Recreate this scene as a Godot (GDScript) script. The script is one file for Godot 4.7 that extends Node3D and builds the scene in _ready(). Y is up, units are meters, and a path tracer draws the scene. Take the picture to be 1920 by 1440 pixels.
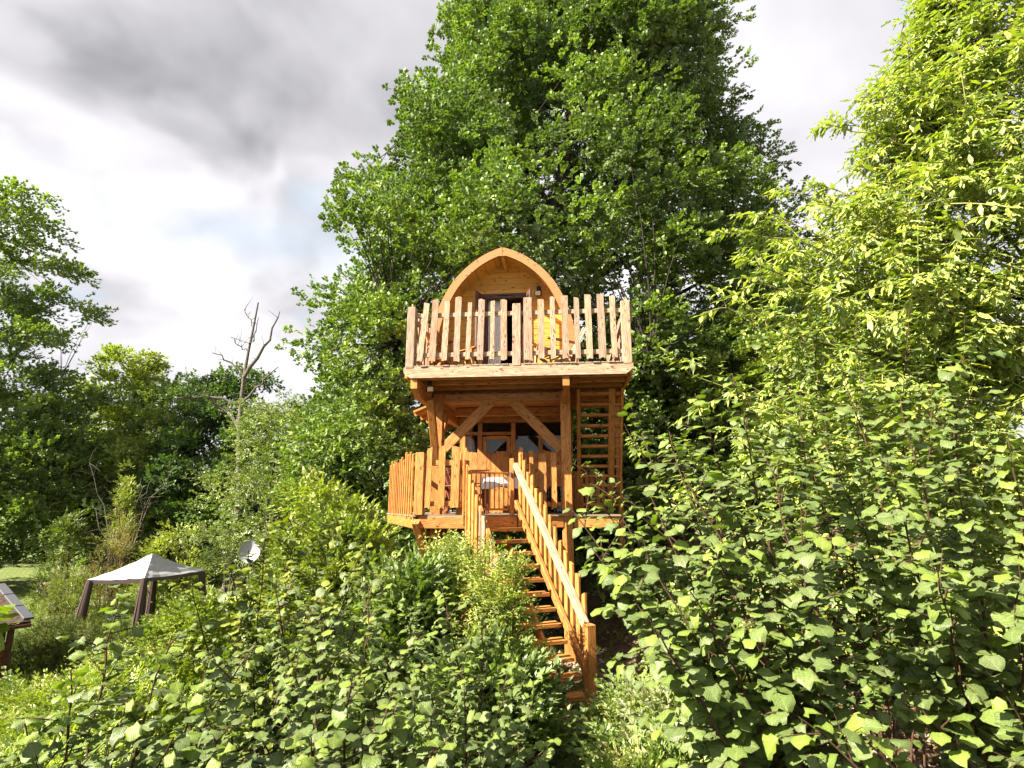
extends Node3D
# A timber treehouse on a wooded slope, seen from the bank in front of it.
# World: y up, metres; the camera stands at x 0, z 0, looking along -z.  "d" below is distance along -z.

const EYE := Vector3(0, 2.8, 0)
var SUN := Vector3(-0.702, 0.616, 0.358).normalized()
var R := RandomNumberGenerator.new()
var taken := {}
var M := {}

func _ready() -> void:
	# camera
	var cam := Camera3D.new()
	cam.name = "camera"
	cam.position = EYE
	cam.rotation = Vector3(atan(230.0 / 1060.0), 0, 0)
	cam.fov = 68.4
	cam.near = 0.05
	cam.far = 1500.0
	add_child(cam)
	cam.current = true
	# sky and exposure
	var env := Environment.new()
	env.background_mode = Environment.BG_SKY
	var sm := PanoramaSkyMaterial.new()
	sm.panorama = sky_texture()
	var sky := Sky.new()
	sky.sky_material = sm
	env.sky = sky
	env.tonemap_mode = Environment.TONE_MAPPER_LINEAR
	env.tonemap_exposure = 5.1
	env.background_energy_multiplier = 0.285
	env.sdfgi_enabled = true
	env.ssao_enabled = true
	env.ssil_enabled = true
	var we := WorldEnvironment.new()
	we.name = "environment"
	we.environment = env
	add_child(we)
	# sun: high on the left, a little behind the camera
	var sun := DirectionalLight3D.new()
	sun.name = "sun"
	sun.light_energy = 1.45
	sun.light_color = Color(1.0, 0.955, 0.88)
	sun.light_angular_distance = 0.5
	sun.shadow_enabled = true
	sun.basis = Basis.looking_at(-SUN, Vector3.UP)
	add_child(sun)

	materials()
	land()
	treehouse()
	shed()
	gazebo()
	deck_things()
	small_things()
	planting()

# ------------------------------------------------------------------ mesh builder
class MB:
	var v := PackedVector3Array()
	var n := PackedVector3Array()
	var u := PackedVector2Array()
	var c := PackedColorArray()
	var ix := PackedInt32Array()
	func add(p: Vector3, nn: Vector3, uv: Vector2, col: Color) -> int:
		v.append(p); n.append(nn); u.append(uv); c.append(col)
		return v.size() - 1
	func tri(a: int, b: int, d: int, hint: Vector3) -> void:
		if (v[d] - v[a]).cross(v[b] - v[a]).dot(hint) >= 0.0:
			ix.append(a); ix.append(b); ix.append(d)
		else:
			ix.append(a); ix.append(d); ix.append(b)
	func face(ps: Array, uvs: Array, hint: Vector3, col: Color) -> void:
		var nn: Vector3 = (ps[2] - ps[0]).cross(ps[1] - ps[0])
		if nn.length_squared() < 1e-16:
			return
		nn = nn.normalized()
		if nn.dot(hint) < 0.0:
			nn = -nn
		var s := v.size()
		for i in ps.size():
			add(ps[i], nn, uvs[i], col)
		for i in range(1, ps.size() - 1):
			tri(s, s + i, s + i + 1, nn)
	func mesh(mat: Material) -> ArrayMesh:
		var a := []
		a.resize(Mesh.ARRAY_MAX)
		a[Mesh.ARRAY_VERTEX] = v
		a[Mesh.ARRAY_NORMAL] = n
		a[Mesh.ARRAY_TEX_UV] = u
		a[Mesh.ARRAY_COLOR] = c
		a[Mesh.ARRAY_INDEX] = ix
		var m := ArrayMesh.new()
		m.add_surface_from_arrays(Mesh.PRIMITIVE_TRIANGLES, a)
		m.surface_set_material(0, mat)
		return m

func rf(a: float, b: float) -> float:
	return R.randf_range(a, b)

# A box with small chamfers. The grain (v) runs along its longest side.
func bar(mb: MB, x: Transform3D, size: Vector3, col := Color.WHITE, ch := 0.006) -> void:
	var h := size * 0.5
	ch = minf(ch, minf(h.x, minf(h.y, h.z)) * 0.5)
	var o := Vector2(R.randf(), R.randf())
	var big := size.max_axis_index()
	var f := func(p: Vector3, ax: int) -> Vector2:
		var others := [0, 1, 2]
		others.erase(ax)
		var along: int = big if big != ax else others[1]
		var across: int = others[0] if others[0] != along else others[1]
		return Vector2(p[across] * 2.0, p[along] * 0.5) + o
	for ax in 3:
		var b := (ax + 1) % 3
		var c := (ax + 2) % 3
		for s in [-1.0, 1.0]:
			var ps := []
			var uvs := []
			for k in [[-1.0, -1.0], [1.0, -1.0], [1.0, 1.0], [-1.0, 1.0]]:
				var p := Vector3.ZERO
				p[ax] = s * h[ax]
				p[b] = k[0] * (h[b] - ch)
				p[c] = k[1] * (h[c] - ch)
				ps.append(x * p)
				uvs.append((f as Callable).call(p, ax))
			var nn := Vector3.ZERO
			nn[ax] = s
			mb.face(ps, uvs, x.basis * nn, col)
		for s in [-1.0, 1.0]:      # chamfer strips along ax
			for t in [-1.0, 1.0]:
				var ps := []
				var uvs := []
				for k in [[-1.0, 0], [1.0, 0], [1.0, 1], [-1.0, 1]]:
					var p := Vector3.ZERO
					p[ax] = k[0] * (h[ax] - ch)
					p[b] = s * (h[b] - (ch if k[1] == 1 else 0.0))
					p[c] = t * (h[c] - (ch if k[1] == 0 else 0.0))
					ps.append(x * p)
					uvs.append((f as Callable).call(p, b))
				var nn := Vector3.ZERO
				nn[b] = s
				nn[c] = t
				mb.face(ps, uvs, x.basis * nn, col)

func between(a: Vector3, b: Vector3, up := Vector3.UP) -> Transform3D:
	var z := (b - a).normalized()
	var xx := up.cross(z)
	if xx.length() < 0.01:
		xx = Vector3.RIGHT.cross(z)
	xx = xx.normalized()
	return Transform3D(Basis(xx, z.cross(xx), z), (a + b) * 0.5)

func beam(mb: MB, a: Vector3, b: Vector3, w: float, h: float, col := Color.WHITE, up := Vector3.UP) -> void:
	bar(mb, between(a, b, up), Vector3(w, h, a.distance_to(b)), col)

# A flat outline (in x, y) drawn out from z0 to z1, placed by x.
func prism(mb: MB, pts: PackedVector2Array, z0: float, z1: float, x := Transform3D(), col := Color.WHITE, grain_y := true) -> void:
	var t := Geometry2D.triangulate_polygon(pts)
	if t.is_empty():
		return
	var o := Vector2(R.randf(), R.randf())
	for zz in [z0, z1]:
		var hint: Vector3 = x.basis * Vector3(0, 0, signf(zz - (z0 + z1) * 0.5))
		var s := mb.v.size()
		for p in pts:
			mb.add(x * Vector3(p.x, p.y, zz), hint.normalized(), o + (Vector2(p.x * 2.0, p.y * 0.5) if grain_y else Vector2(p.y * 2.0, p.x * 0.5)), col)
		for i in range(0, t.size(), 3):
			mb.tri(s + t[i], s + t[i + 1], s + t[i + 2], hint)
	var cw := Geometry2D.is_polygon_clockwise(pts)
	for i in pts.size():
		var a := pts[i]
		var b := pts[(i + 1) % pts.size()]
		var e := (b - a)
		var out := Vector3(-e.y, e.x, 0) if cw else Vector3(e.y, -e.x, 0)
		mb.face([x * Vector3(a.x, a.y, z0), x * Vector3(b.x, b.y, z0), x * Vector3(b.x, b.y, z1), x * Vector3(a.x, a.y, z1)],
			[o + Vector2(z0 * 2, a.y * 0.5), o + Vector2(z0 * 2, b.y * 0.5), o + Vector2(z1 * 2, b.y * 0.5), o + Vector2(z1 * 2, a.y * 0.5)], x.basis * out, col)

func tube(mb: MB, path: Array, r0: float, r1: float, sides := 6, col := Color.WHITE, wob := 0.0) -> void:
	var s := mb.v.size()
	var side := Vector3.RIGHT
	for i in path.size():
		var dir: Vector3 = (path[mini(i + 1, path.size() - 1)] - path[maxi(i - 1, 0)]).normalized()
		if i == 0 and absf(dir.dot(side)) > 0.9:
			side = Vector3.FORWARD
		side = (side - dir * side.dot(dir)).normalized()
		var other := dir.cross(side)
		var t := float(i) / maxf(path.size() - 1, 1)
		var r := lerpf(r0, r1, t)
		for k in sides + 1:
			var a := TAU * k / sides
			var q := side * cos(a) + other * sin(a)
			var w := 1.0 + (wob * sin(a * 3.0 + i * 1.7) if wob > 0.0 else 0.0)
			mb.add(path[i] + q * r * w, q, Vector2(float(k) / sides * 2.0, i * 0.5), col)
	for i in path.size() - 1:
		for k in sides:
			var a := s + i * (sides + 1) + k
			var h := mb.n[a]
			mb.tri(a, a + 1, a + sides + 1, h)
			mb.tri(a + 1, a + sides + 2, a + sides + 1, h)

# ------------------------------------------------------------------ nodes
func numbered(s: String) -> String:
	if not taken.has(s):
		taken[s] = 0
		return s
	taken[s] += 1
	return "%s_%03d" % [s, taken[s]]

func thing(called: String, label: String, category: String, x := Transform3D(), group := "") -> Node3D:
	var o := Node3D.new()
	o.name = numbered(called)
	o.transform = x
	add_child(o)
	o.set_meta("label", label)
	o.set_meta("category", category)
	if group:
		o.set_meta("group", group)
	return o

func part(called: String, mesh: Mesh, parent: Node, label := "") -> MeshInstance3D:
	var o := MeshInstance3D.new()
	var k: int = parent.get_meta("n_" + called, 0)
	o.name = called if k == 0 else "%s_%03d" % [called, k]
	parent.set_meta("n_" + called, k + 1)
	o.mesh = mesh
	parent.add_child(o, true)
	if label:
		o.set_meta("label", label)
	return o

func scatter(called: String, mesh: Mesh, xs: Array, cols: PackedColorArray, parent: Node, kind := "stuff") -> MultiMeshInstance3D:
	var mm := MultiMesh.new()
	mm.transform_format = MultiMesh.TRANSFORM_3D
	mm.use_colors = true
	mm.mesh = mesh
	mm.instance_count = xs.size()
	for i in xs.size():
		mm.set_instance_transform(i, xs[i])
		mm.set_instance_color(i, cols[i])
	var o := MultiMeshInstance3D.new()
	o.name = called
	o.multimesh = mm
	if kind:
		o.set_meta("kind", kind)
	parent.add_child(o, true)
	return o

# ------------------------------------------------------------------ materials
func mat(col: Color, rough: float, called: String, tex: Texture2D = null, bump: Texture2D = null, bump_cm := 0.3) -> StandardMaterial3D:
	var m := StandardMaterial3D.new()
	m.resource_name = called
	m.albedo_color = col.linear_to_srgb()
	m.roughness = rough
	m.metallic_specular = 0.35
	m.vertex_color_use_as_albedo = true
	m.albedo_texture = tex
	if bump:
		m.heightmap_enabled = true
		m.heightmap_texture = bump
		m.heightmap_scale = bump_cm
	return m

func wood_images(seed_: int, base := 0.88, grain := 1.0) -> Array:
	var w := 256
	var h := 1024
	var fine := FastNoiseLite.new()
	fine.seed = seed_
	fine.frequency = 1.0
	fine.fractal_octaves = 2
	var slow := FastNoiseLite.new()
	slow.seed = seed_ + 5
	slow.frequency = 1.0
	slow.fractal_octaves = 2
	var rr := RandomNumberGenerator.new()
	rr.seed = seed_
	var knots := []
	for i in 26:
		knots.append(Vector3(rr.randf() * w, rr.randf() * h, rr.randf_range(3.0, 8.0)))
	var col := PackedByteArray()
	var hgt := PackedByteArray()
	col.resize(w * h * 3)
	hgt.resize(w * h)
	for y in h:
		var near := []
		for k in knots:
			if absf(k.y - y) < 70.0:
				near.append(k)
		for x in w:
			var px := float(x)
			var dark := 0.0
			for k in near:
				var dx: float = px - k.x
				var dy: float = (y - k.y) * 0.42
				var d: float = sqrt(dx * dx + dy * dy) / k.z
				if d < 5.0:
					px += dx / (0.5 + d) * 0.9 * clampf(1.6 - d * 0.33, 0.0, 1.0)
					dark = maxf(dark, clampf(1.25 - d, 0.0, 1.0))
			var s := slow.get_noise_2d(px * 0.012, y * 0.004)
			var ring := 0.5 + 0.5 * sin(px * 0.42 + s * 7.0)
			ring = ring * ring
			var g := fine.get_noise_2d(px * 0.45, y * 0.012)
			var wear := slow.get_noise_2d(px * 0.02 + 40.0, y * 0.006 + 9.0)
			var b := base + (-0.12 * ring + 0.11 * g + 0.12 * wear) * grain
			var red := 1.0
			var gr := 1.0 - 0.10 * ring * grain
			var bl := 1.0 - 0.22 * ring * grain
			b *= 1.0 - 0.45 * dark
			gr *= 1.0 - 0.25 * dark
			bl *= 1.0 - 0.35 * dark
			b = clampf(b, 0.08, 1.0)
			var i := y * w + x
			col[i * 3] = int(255 * clampf(b * red, 0, 1))
			col[i * 3 + 1] = int(255 * clampf(b * gr, 0, 1))
			col[i * 3 + 2] = int(255 * clampf(b * bl, 0, 1))
			hgt[i] = int(255 * clampf(0.5 + 0.35 * g - 0.2 * ring, 0, 1))
	return [ImageTexture.create_from_image(Image.create_from_data(w, h, false, Image.FORMAT_RGB8, col)),
		ImageTexture.create_from_image(Image.create_from_data(w, h, false, Image.FORMAT_L8, hgt))]

func vein_images() -> Array:      # a hazel leaf: pale midrib and side veins with quilted relief between them
	var w := 128
	var col := PackedByteArray()
	var hgt := PackedByteArray()
	col.resize(w * w * 3)
	hgt.resize(w * w)
	var nz := FastNoiseLite.new()
	nz.seed = 4
	nz.frequency = 0.06
	for y in w:
		for x in w:
			var s := absf(x / 127.0 - 0.5) * 2.0
			var t := y / 127.0
			var ph := (t - s * 0.34) * 9.0
			var side := absf(ph - roundf(ph))
			var vein := clampf(1.0 - side * 9.0, 0.0, 1.0) * 0.75
			vein = maxf(vein, clampf(1.0 - s * 26.0, 0.0, 1.0))
			var n := nz.get_noise_2d(x, y)
			var b := clampf(0.78 + 0.16 * n + 0.22 * vein - 0.05 * s, 0.0, 1.0)
			var spot := smoothstep(0.42, 0.52, nz.get_noise_2d(x * 2.3 + 200.0, y * 2.3))
			b *= 1.0 - 0.5 * spot
			var i := y * w + x
			col[i * 3] = int(255 * b)
			col[i * 3 + 1] = int(255 * clampf(b * 1.0, 0, 1))
			col[i * 3 + 2] = int(255 * clampf(b * (0.92 + 0.08 * vein), 0, 1))
			hgt[i] = int(255 * clampf(0.25 + 0.9 * side - 0.25 * clampf(1.0 - s * 16.0, 0.0, 1.0) + 0.2 * n, 0, 1))
	return [ImageTexture.create_from_image(Image.create_from_data(w, w, false, Image.FORMAT_RGB8, col)),
		ImageTexture.create_from_image(Image.create_from_data(w, w, false, Image.FORMAT_L8, hgt))]

func speck_images(seed_: int, freq: float, lo: float, hi: float) -> Array:
	var w := 512
	var nz := FastNoiseLite.new()
	nz.seed = seed_
	nz.frequency = freq
	nz.fractal_octaves = 5
	var im := nz.get_seamless_image(w, w)
	im.convert(Image.FORMAT_L8)
	var hgt: Image = im.duplicate()
	var d := im.get_data()
	for i in d.size():
		d[i] = int(255 * lerpf(lo, hi, d[i] / 255.0))
	return [ImageTexture.create_from_image(Image.create_from_data(w, w, false, Image.FORMAT_L8, d)), ImageTexture.create_from_image(hgt)]

func leaf_mat(called: String, rough: float, back: Color, spec := 0.4) -> StandardMaterial3D:
	var m := mat(Color.WHITE, rough, called)
	m.metallic_specular = spec
	m.backlight_enabled = true
	m.backlight = back
	m.cull_mode = BaseMaterial3D.CULL_DISABLED
	return m

func materials() -> void:
	var wa := wood_images(3)
	var wb := wood_images(11)
	var wc := wood_images(19, 0.96, 0.35)
	M.pale = mat(Color(0.51, 0.365, 0.26), 0.72, "weathered larch", wa[0], wa[1], 0.25)
	M.honey = mat(Color(0.64, 0.285, 0.08), 0.55, "oiled larch", wb[0], wb[1], 0.2)
	M.pod = mat(Color(0.76, 0.415, 0.08), 0.5, "stained spruce", wc[0], wc[1], 0.12)
	M.rim = mat(Color(0.42, 0.19, 0.075), 0.5, "brown stained fascia", wc[0], wc[1], 0.12)
	M.brown = mat(Color(0.13, 0.065, 0.045), 0.4, "dark stained joinery", wa[0], wa[1], 0.1)
	M.grey_wood = mat(Color(0.40, 0.33, 0.26), 0.8, "greyed decking", wa[0], wa[1], 0.3)
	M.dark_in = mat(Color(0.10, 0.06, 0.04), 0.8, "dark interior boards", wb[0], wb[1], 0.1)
	M.black = mat(Color(0.012, 0.012, 0.013), 0.45, "black metal")
	M.steel = mat(Color(0.3, 0.3, 0.32), 0.35, "galvanised steel")
	M.steel.metallic = 0.9
	M.plain_stone = mat(Color.WHITE, 0.9, "stone")
	M.cloth = mat(Color(0.78, 0.76, 0.73), 0.9, "white cloth")
	M.lens = mat(Color(0.75, 0.68, 0.5), 0.2, "lamp glass")
	M.red_wood = mat(Color(0.26, 0.085, 0.04), 0.6, "red stained garden furniture", wa[0], wa[1], 0.15)
	M.canvas = mat(Color(0.22, 0.217, 0.23), 0.85, "pale grey canvas", null)
	var dirt := speck_images(44, 0.02, 0.86, 1.0)
	M.canvas.albedo_texture = dirt[0]
	M.canvas.uv1_triplanar = true
	M.canvas.uv1_scale = Vector3(0.5, 0.5, 0.5)
	M.canvas.albedo_color = Color(0.40, 0.40, 0.42).linear_to_srgb()
	M.valance = mat(Color(0.10, 0.075, 0.072), 0.85, "brown valance")
	M.drape = mat(Color(0.075, 0.05, 0.045), 0.9, "brown curtain cloth")
	M.plastic = mat(Color(0.02, 0.05, 0.04), 0.35, "dark green plastic")
	M.dish = mat(Color(0.36, 0.365, 0.38), 0.4, "white enamel")
	M.slate = mat(Color(0.075, 0.078, 0.085), 0.5, "grey verge trim")
	var moss := speck_images(8, 0.02, 0.35, 1.0)
	M.moss = mat(Color(0.15, 0.10, 0.065), 0.95, "mossy felt roof", moss[0], moss[1], 2.0)
	M.shed = mat(Color(0.22, 0.075, 0.03), 0.6, "red brown boards", wa[0], wa[1], 0.2)
	var g := StandardMaterial3D.new()
	g.resource_name = "window glass"
	g.transparency = BaseMaterial3D.TRANSPARENCY_ALPHA
	g.albedo_color = Color(0.2, 0.25, 0.25, 0.03)
	g.roughness = 0.02
	g.metallic_specular = 0.4
	M.glass = g
	var soil := speck_images(21, 0.012, 0.45, 1.0)
	M.soil = mat(Color(1, 1, 1), 0.95, "soil and turf", soil[0], soil[1], 4.0)
	M.soil.uv1_triplanar = true
	M.soil.uv1_world_triplanar = true
	M.soil.uv1_scale = Vector3(0.55, 0.55, 0.55)
	var bk := speck_images(33, 0.03, 0.4, 1.0)
	M.bark = mat(Color(0.13, 0.105, 0.08), 0.95, "bark", bk[0], bk[1], 3.0)
	M.bark_pale = mat(Color(0.30, 0.26, 0.21), 0.95, "dead bleached wood", bk[0], bk[1], 2.0)
	M.stem = mat(Color(0.24, 0.135, 0.075), 0.7, "hazel bark", bk[0], bk[1], 0.4)
	M.green_stem = mat(Color(0.22, 0.22, 0.08), 0.7, "green shoot")
	var ve := vein_images()
	M.hazel = leaf_mat("hazel leaf", 0.46, Color(0.80, 0.86, 0.36), 0.45)
	M.hazel.albedo_texture = ve[0]
	M.hazel.heightmap_enabled = true
	M.hazel.heightmap_texture = ve[1]
	M.hazel.heightmap_scale = 0.15
	M.leaf = leaf_mat("leaf", 0.42, Color(0.80, 0.86, 0.33), 0.5)
	M.oak = leaf_mat("oak leaf", 0.52, Color(0.76, 0.84, 0.34), 0.4)
	M.needle = leaf_mat("needle", 0.7, Color(0.5, 0.6, 0.2), 0.2)
	M.grass = leaf_mat("grass blade", 0.6, Color(0.9, 1.0, 0.4), 0.3)

# ------------------------------------------------------------------ leaves
func add_leaf(mb: MB, at: Vector3, dir: Vector3, nrm: Vector3, len: float, wid: float, col: Color, droop := 0.15) -> void:
	var side := dir.cross(nrm).normalized()
	var up := side.cross(dir).normalized()
	var t := at + dir * len - up * len * droop
	var m := at + dir * len * 0.5 - up * len * 0.02
	var l := at + dir * len * 0.5 + side * wid * 0.5 + up * len * 0.10
	var r := at + dir * len * 0.5 - side * wid * 0.5 + up * len * 0.10
	for q in [[at, l, m], [l, t, m], [t, r, m], [r, at, m]]:
		mb.face([q[0], q[1], q[2]], [Vector2.ZERO, Vector2.ZERO, Vector2.ZERO], up, col)

# A twig with leaves round it; leaf colours are factors near 1, the copy's own colour tints the whole.
func sprig(count: int, len: float, wid: float, twig: float, seed_: int, material: Material, whorl := 0.0, flat := 0.0) -> ArrayMesh:
	var rr := RandomNumberGenerator.new()
	rr.seed = seed_
	var mb := MB.new()
	for i in count:
		var t := (i + rr.randf() * 0.6) / count
		var a := rr.randf() * TAU if whorl == 0.0 else i * 2.4 + rr.randf() * 0.5
		var out := Vector3(cos(a), rr.randf_range(-0.35, 0.55) * (1.0 - flat), sin(a))
		var dir := (out + Vector3(0, 0, 1.0) * rr.randf_range(0.2, 0.9)).normalized()
		var nrm := (Vector3(0, 1, 0) + Vector3(rr.randf_range(-1, 1), rr.randf_range(-1, 1), rr.randf_range(-1, 1)) * 0.55).normalized()
		if absf(nrm.dot(dir)) > 0.95:
			nrm = Vector3.RIGHT
		var b := rr.randf_range(0.72, 1.25)
		var yel := rr.randf_range(0.85, 1.2)
		add_leaf(mb, Vector3(0, 0, t * twig) + out * twig * 0.05, dir, nrm, len * rr.randf_range(0.7, 1.15), wid * rr.randf_range(0.8, 1.15), Color(b * yel, b, b * 0.9), rr.randf_range(0.0, 0.35))
	return mb.mesh(material)

# One broad leaf, 1 long: quilted between the veins, toothed edge, short point.
func broad_leaf(seed_: int, col: Color, material: Material, slim := 0.0) -> ArrayMesh:
	var rr := RandomNumberGenerator.new()
	rr.seed = seed_
	var mb := MB.new()
	var ts := [0.0, 0.09, 0.27, 0.48, 0.68, 0.83, 1.0]
	var ws := [0.07, 0.30, 0.43, 0.465, 0.42, 0.24, 0.0] if slim == 0.0 else [0.02, 0.075, 0.125, 0.14, 0.115, 0.06, 0.0]
	var fold := rr.randf_range(0.05, 0.35)
	var droop := rr.randf_range(0.05, 0.55)
	var twist := rr.randf_range(-0.9, 0.9)
	var curl := rr.randf_range(0.2, 0.8)
	var ph := rr.randf() * TAU
	var cs := [-1.0, -0.5, 0.0, 0.5, 1.0]
	for i in ts.size():
		for j in cs.size():
			var t: float = ts[i]
			var s: float = cs[j]
			var w: float = ws[i] * (1.0 + (rr.randf_range(-0.16, 0.16) if absf(s) == 1.0 else 0.0))
			var x := s * w
			var y := fold * absf(x) - droop * t * t + 0.065 * sin(t * 15.0 + s * 2.0 + ph) * absf(s) + twist * x * t * 0.5
			y -= curl * maxf(absf(s) - 0.5, 0.0) * w * (1.0 + sin(ph + t * 5.0 + s))
			var z := t + absf(s) * 0.06 * (1.0 - t) - droop * 0.25 * t * t
			var shade := 1.0 - 0.06 * absf(s) + rr.randf_range(-0.04, 0.04)
			mb.add(Vector3(x, y, z), Vector3.ZERO, Vector2(0.5 + s * 0.5, t), Color(col.r * shade, col.g * shade, col.b * shade))
	for i in ts.size() - 1:
		for j in cs.size() - 1:
			var a := i * 5 + j
			for q in [[a, a + 1, a + 5], [a + 1, a + 6, a + 5]]:
				mb.tri(q[0], q[1], q[2], Vector3.UP)
				var nn := (mb.v[q[2]] - mb.v[q[0]]).cross(mb.v[q[1]] - mb.v[q[0]])
				if nn.y < 0:
					nn = -nn
				for k in q:
					mb.n[k] += nn
	for i in mb.n.size():
		mb.n[i] = mb.n[i].normalized() if mb.n[i].length() > 0 else Vector3.UP
	return mb.mesh(material)

func leaf_place(at: Vector3, dir: Vector3, nrm: Vector3, size: float) -> Transform3D:
	var z := dir.normalized()
	var x := nrm.cross(z)
	if x.length() < 0.05:
		x = Vector3(0.3, 0.2, 1).cross(z)
	x = x.normalized()
	return Transform3D(Basis(x * size * rf(0.82, 1.18), z.cross(x) * size * rf(0.3, 1.7), z * size), at)

func rvec() -> Vector3:
	return Vector3(rf(-1, 1), rf(-1, 1), rf(-1, 1))

func curve(a: Vector3, b: Vector3, c: Vector3, n: int, jig := 0.0) -> Array:
	var out := []
	for i in n + 1:
		var t := float(i) / n
		var p := a.lerp(b, t).lerp(b.lerp(c, t), t)
		if i > 0 and i < n and jig > 0.0:
			p += rvec() * jig
		out.append(p)
	return out

# ------------------------------------------------------------------ leafy shrubs whose leaves show singly
# tips: where each stem ends.  leaf: length of a full leaf.  The leaves nearest the camera are parts, the rest one mass.
func leafy_shrub(called: String, label: String, category: String, base: Vector3, tips: Array, leaf: float, seed_: int, group: String, cfg := {}) -> Node3D:
	R.seed = seed_
	var o := thing(called, label, category, Transform3D(Basis(), base), group)
	var spacing: float = cfg.get("spacing", 0.055)
	var side_len: float = cfg.get("side", 0.32)
	var side_gap: float = cfg.get("side_gap", 0.12)
	var tones: Array = cfg.get("tones", [Color(0.235, 0.325, 0.115), Color(0.26, 0.36, 0.115), Color(0.205, 0.285, 0.112), Color(0.295, 0.41, 0.105), Color(0.34, 0.465, 0.095), Color(0.265, 0.34, 0.15)])
	var slim: float = cfg.get("slim", 0.0)
	var droop: float = cfg.get("droop", 0.25)
	var bare: float = cfg.get("bare", 0.18)
	var material: Material = M.hazel if slim == 0.0 else M.leaf
	var leaves := []
	for tip_ in tips:
		var tip: Vector3 = tip_ - base
		var len := tip.length()
		var root := Vector3(rf(-0.12, 0.12), -0.05, rf(-0.12, 0.12))
		var mid := root.lerp(tip, 0.55) + Vector3(rf(-0.1, 0.1), len * rf(0.04, 0.14), rf(-0.1, 0.1))
		var path := curve(root, mid, tip, 12, len * 0.006)
		var mb := MB.new()
		tube(mb, path, cfg.get("stem_r", 0.011) * rf(0.8, 1.2), 0.0025, 6)
		part("stem", mb.mesh(M.stem), o)
		var n := int(len / spacing)
		var flip := rf(0, TAU)
		for i in n:
			var t := bare + (1.0 - bare) * (i + 0.5) / n
			var k := t * 12.0
			var p: Vector3 = path[int(k)].lerp(path[mini(int(k) + 1, 12)], k - int(k))
			var along: Vector3 = (path[mini(int(k) + 1, 12)] - path[int(k)]).normalized()
			var a := flip + PI * i + rf(-0.5, 0.5)
			var px := along.cross(Vector3(0.2, 0.1, 1)).normalized()
			var out := px * cos(a) + along.cross(px) * sin(a)
			var young := clampf((t - 0.82) / 0.18, 0.0, 1.0)
			leaves.append(shrub_leaf(p + out * 0.012, out, along, leaf * lerpf(rf(0.75, 1.1), rf(0.55, 0.85), young), young, droop, tones))
		var m := int(len * (1.0 - bare) / side_gap)
		var tw := MB.new()
		for i in m:
			var t := bare + (0.94 - bare) * (i + rf(0.0, 0.9)) / maxf(m, 1)
			var k := t * 12.0
			var p: Vector3 = path[int(k)].lerp(path[mini(int(k) + 1, 12)], k - int(k))
			var along: Vector3 = (path[mini(int(k) + 1, 12)] - path[int(k)]).normalized()
			var out := (rvec() + Vector3(0, 0.35, 0)).normalized()
			out = (out - along * out.dot(along) * 0.7 + along * 0.35).normalized()
			var sl := side_len * rf(0.5, 1.2) * (1.15 - 0.6 * t)
			var q := curve(p, p + out * sl * 0.6 + Vector3(0, sl * 0.06, 0), p + out * sl, 4)
			tube(tw, q, 0.004, 0.0014, 4)
			var cnt := maxi(2, int(sl / (spacing * 0.95)))
			for j in cnt:
				var tt := (j + 1.0) / cnt
				var kk := tt * 3.999
				var pp: Vector3 = q[int(kk)].lerp(q[int(kk) + 1], kk - int(kk))
				var px := out.cross(Vector3.UP).normalized() * (1.0 if j % 2 else -1.0)
				var dd := (px * 0.9 + out * (0.5 if j < cnt - 1 else 2.0) + rvec() * 0.25).normalized()
				var young := 0.8 if t > 0.9 else (0.55 if j == cnt - 1 and R.randf() < 0.2 else 0.0)
				leaves.append(shrub_leaf(pp, dd, out, leaf * rf(0.6, 1.05), young, droop, tones))
		if tw.v.size():
			part("twigs", tw.mesh(M.stem), o).set_meta("kind", "stuff")
	place_leaves(o, base, leaves, tones, material, slim, seed_)
	return o

func shrub_leaf(p: Vector3, out: Vector3, along: Vector3, size: float, young: float, droop: float, tones: Array) -> Array:
	var dir := (Vector3(out.x, out.y * 0.5, out.z) * 0.9 + along * 0.3 + Vector3(0, -droop + rf(-0.2, 0.3), 0)).normalized()
	var nrm := (Vector3.UP * 1.0 + SUN * 0.38 + rvec() * 0.42).normalized()
	var tone := 4 if R.randf() < young * 0.9 else (R.randi() % 4 if R.randf() < 0.85 else 5)
	return [leaf_place(p, dir, nrm, size), tone]

func place_leaves(o: Node3D, base: Vector3, leaves: Array, tones: Array, material: Material, slim: float, seed_: int, most := 300) -> void:
	var single := []
	var cp := cos(0.2136)
	var sp := sin(0.2136)
	for i in leaves.size():
		var w: Vector3 = base + leaves[i][0].origin - EYE
		var depth: float = -w.z * cp + w.y * sp
		var hgt: float = w.y * cp + w.z * sp
		var inside := depth > 0.3 and absf(w.x) < depth * 0.93 and absf(hgt) < depth * 0.70
		single.append([(0.0 if inside else 100.0) + w.length(), i])
	single.sort_custom(func(a, b): return a[0] < b[0])
	var meshes := []
	for t in tones.size():
		for s in 2:
			meshes.append(broad_leaf(seed_ + t * 2 + s, tones[t], material, slim))
	var count := mini(most, leaves.size())
	for k in count:
		var l: Array = leaves[single[k][1]]
		if single[k][0] > 90.0:
			count = k
			break
		var mi := MeshInstance3D.new()
		mi.name = "leaf" if k == 0 else "leaf_%03d" % k
		mi.mesh = meshes[l[1] * 2 + (k % 2)]
		mi.transform = l[0]
		o.add_child(mi, true)
	var plain: Array = []
	for s in 3:
		plain.append(broad_leaf(seed_ + 50 + s, Color.WHITE, material, slim))
	var xs := []
	var cols := PackedColorArray()
	for k in range(count, leaves.size()):
		var l: Array = leaves[single[k][1]]
		xs.append(l[0])
		var c: Color = tones[l[1]] * rf(0.85, 1.15)
		cols.append(c)
	if xs.size():
		scatter("foliage", plain[0], xs, cols, o)

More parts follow.
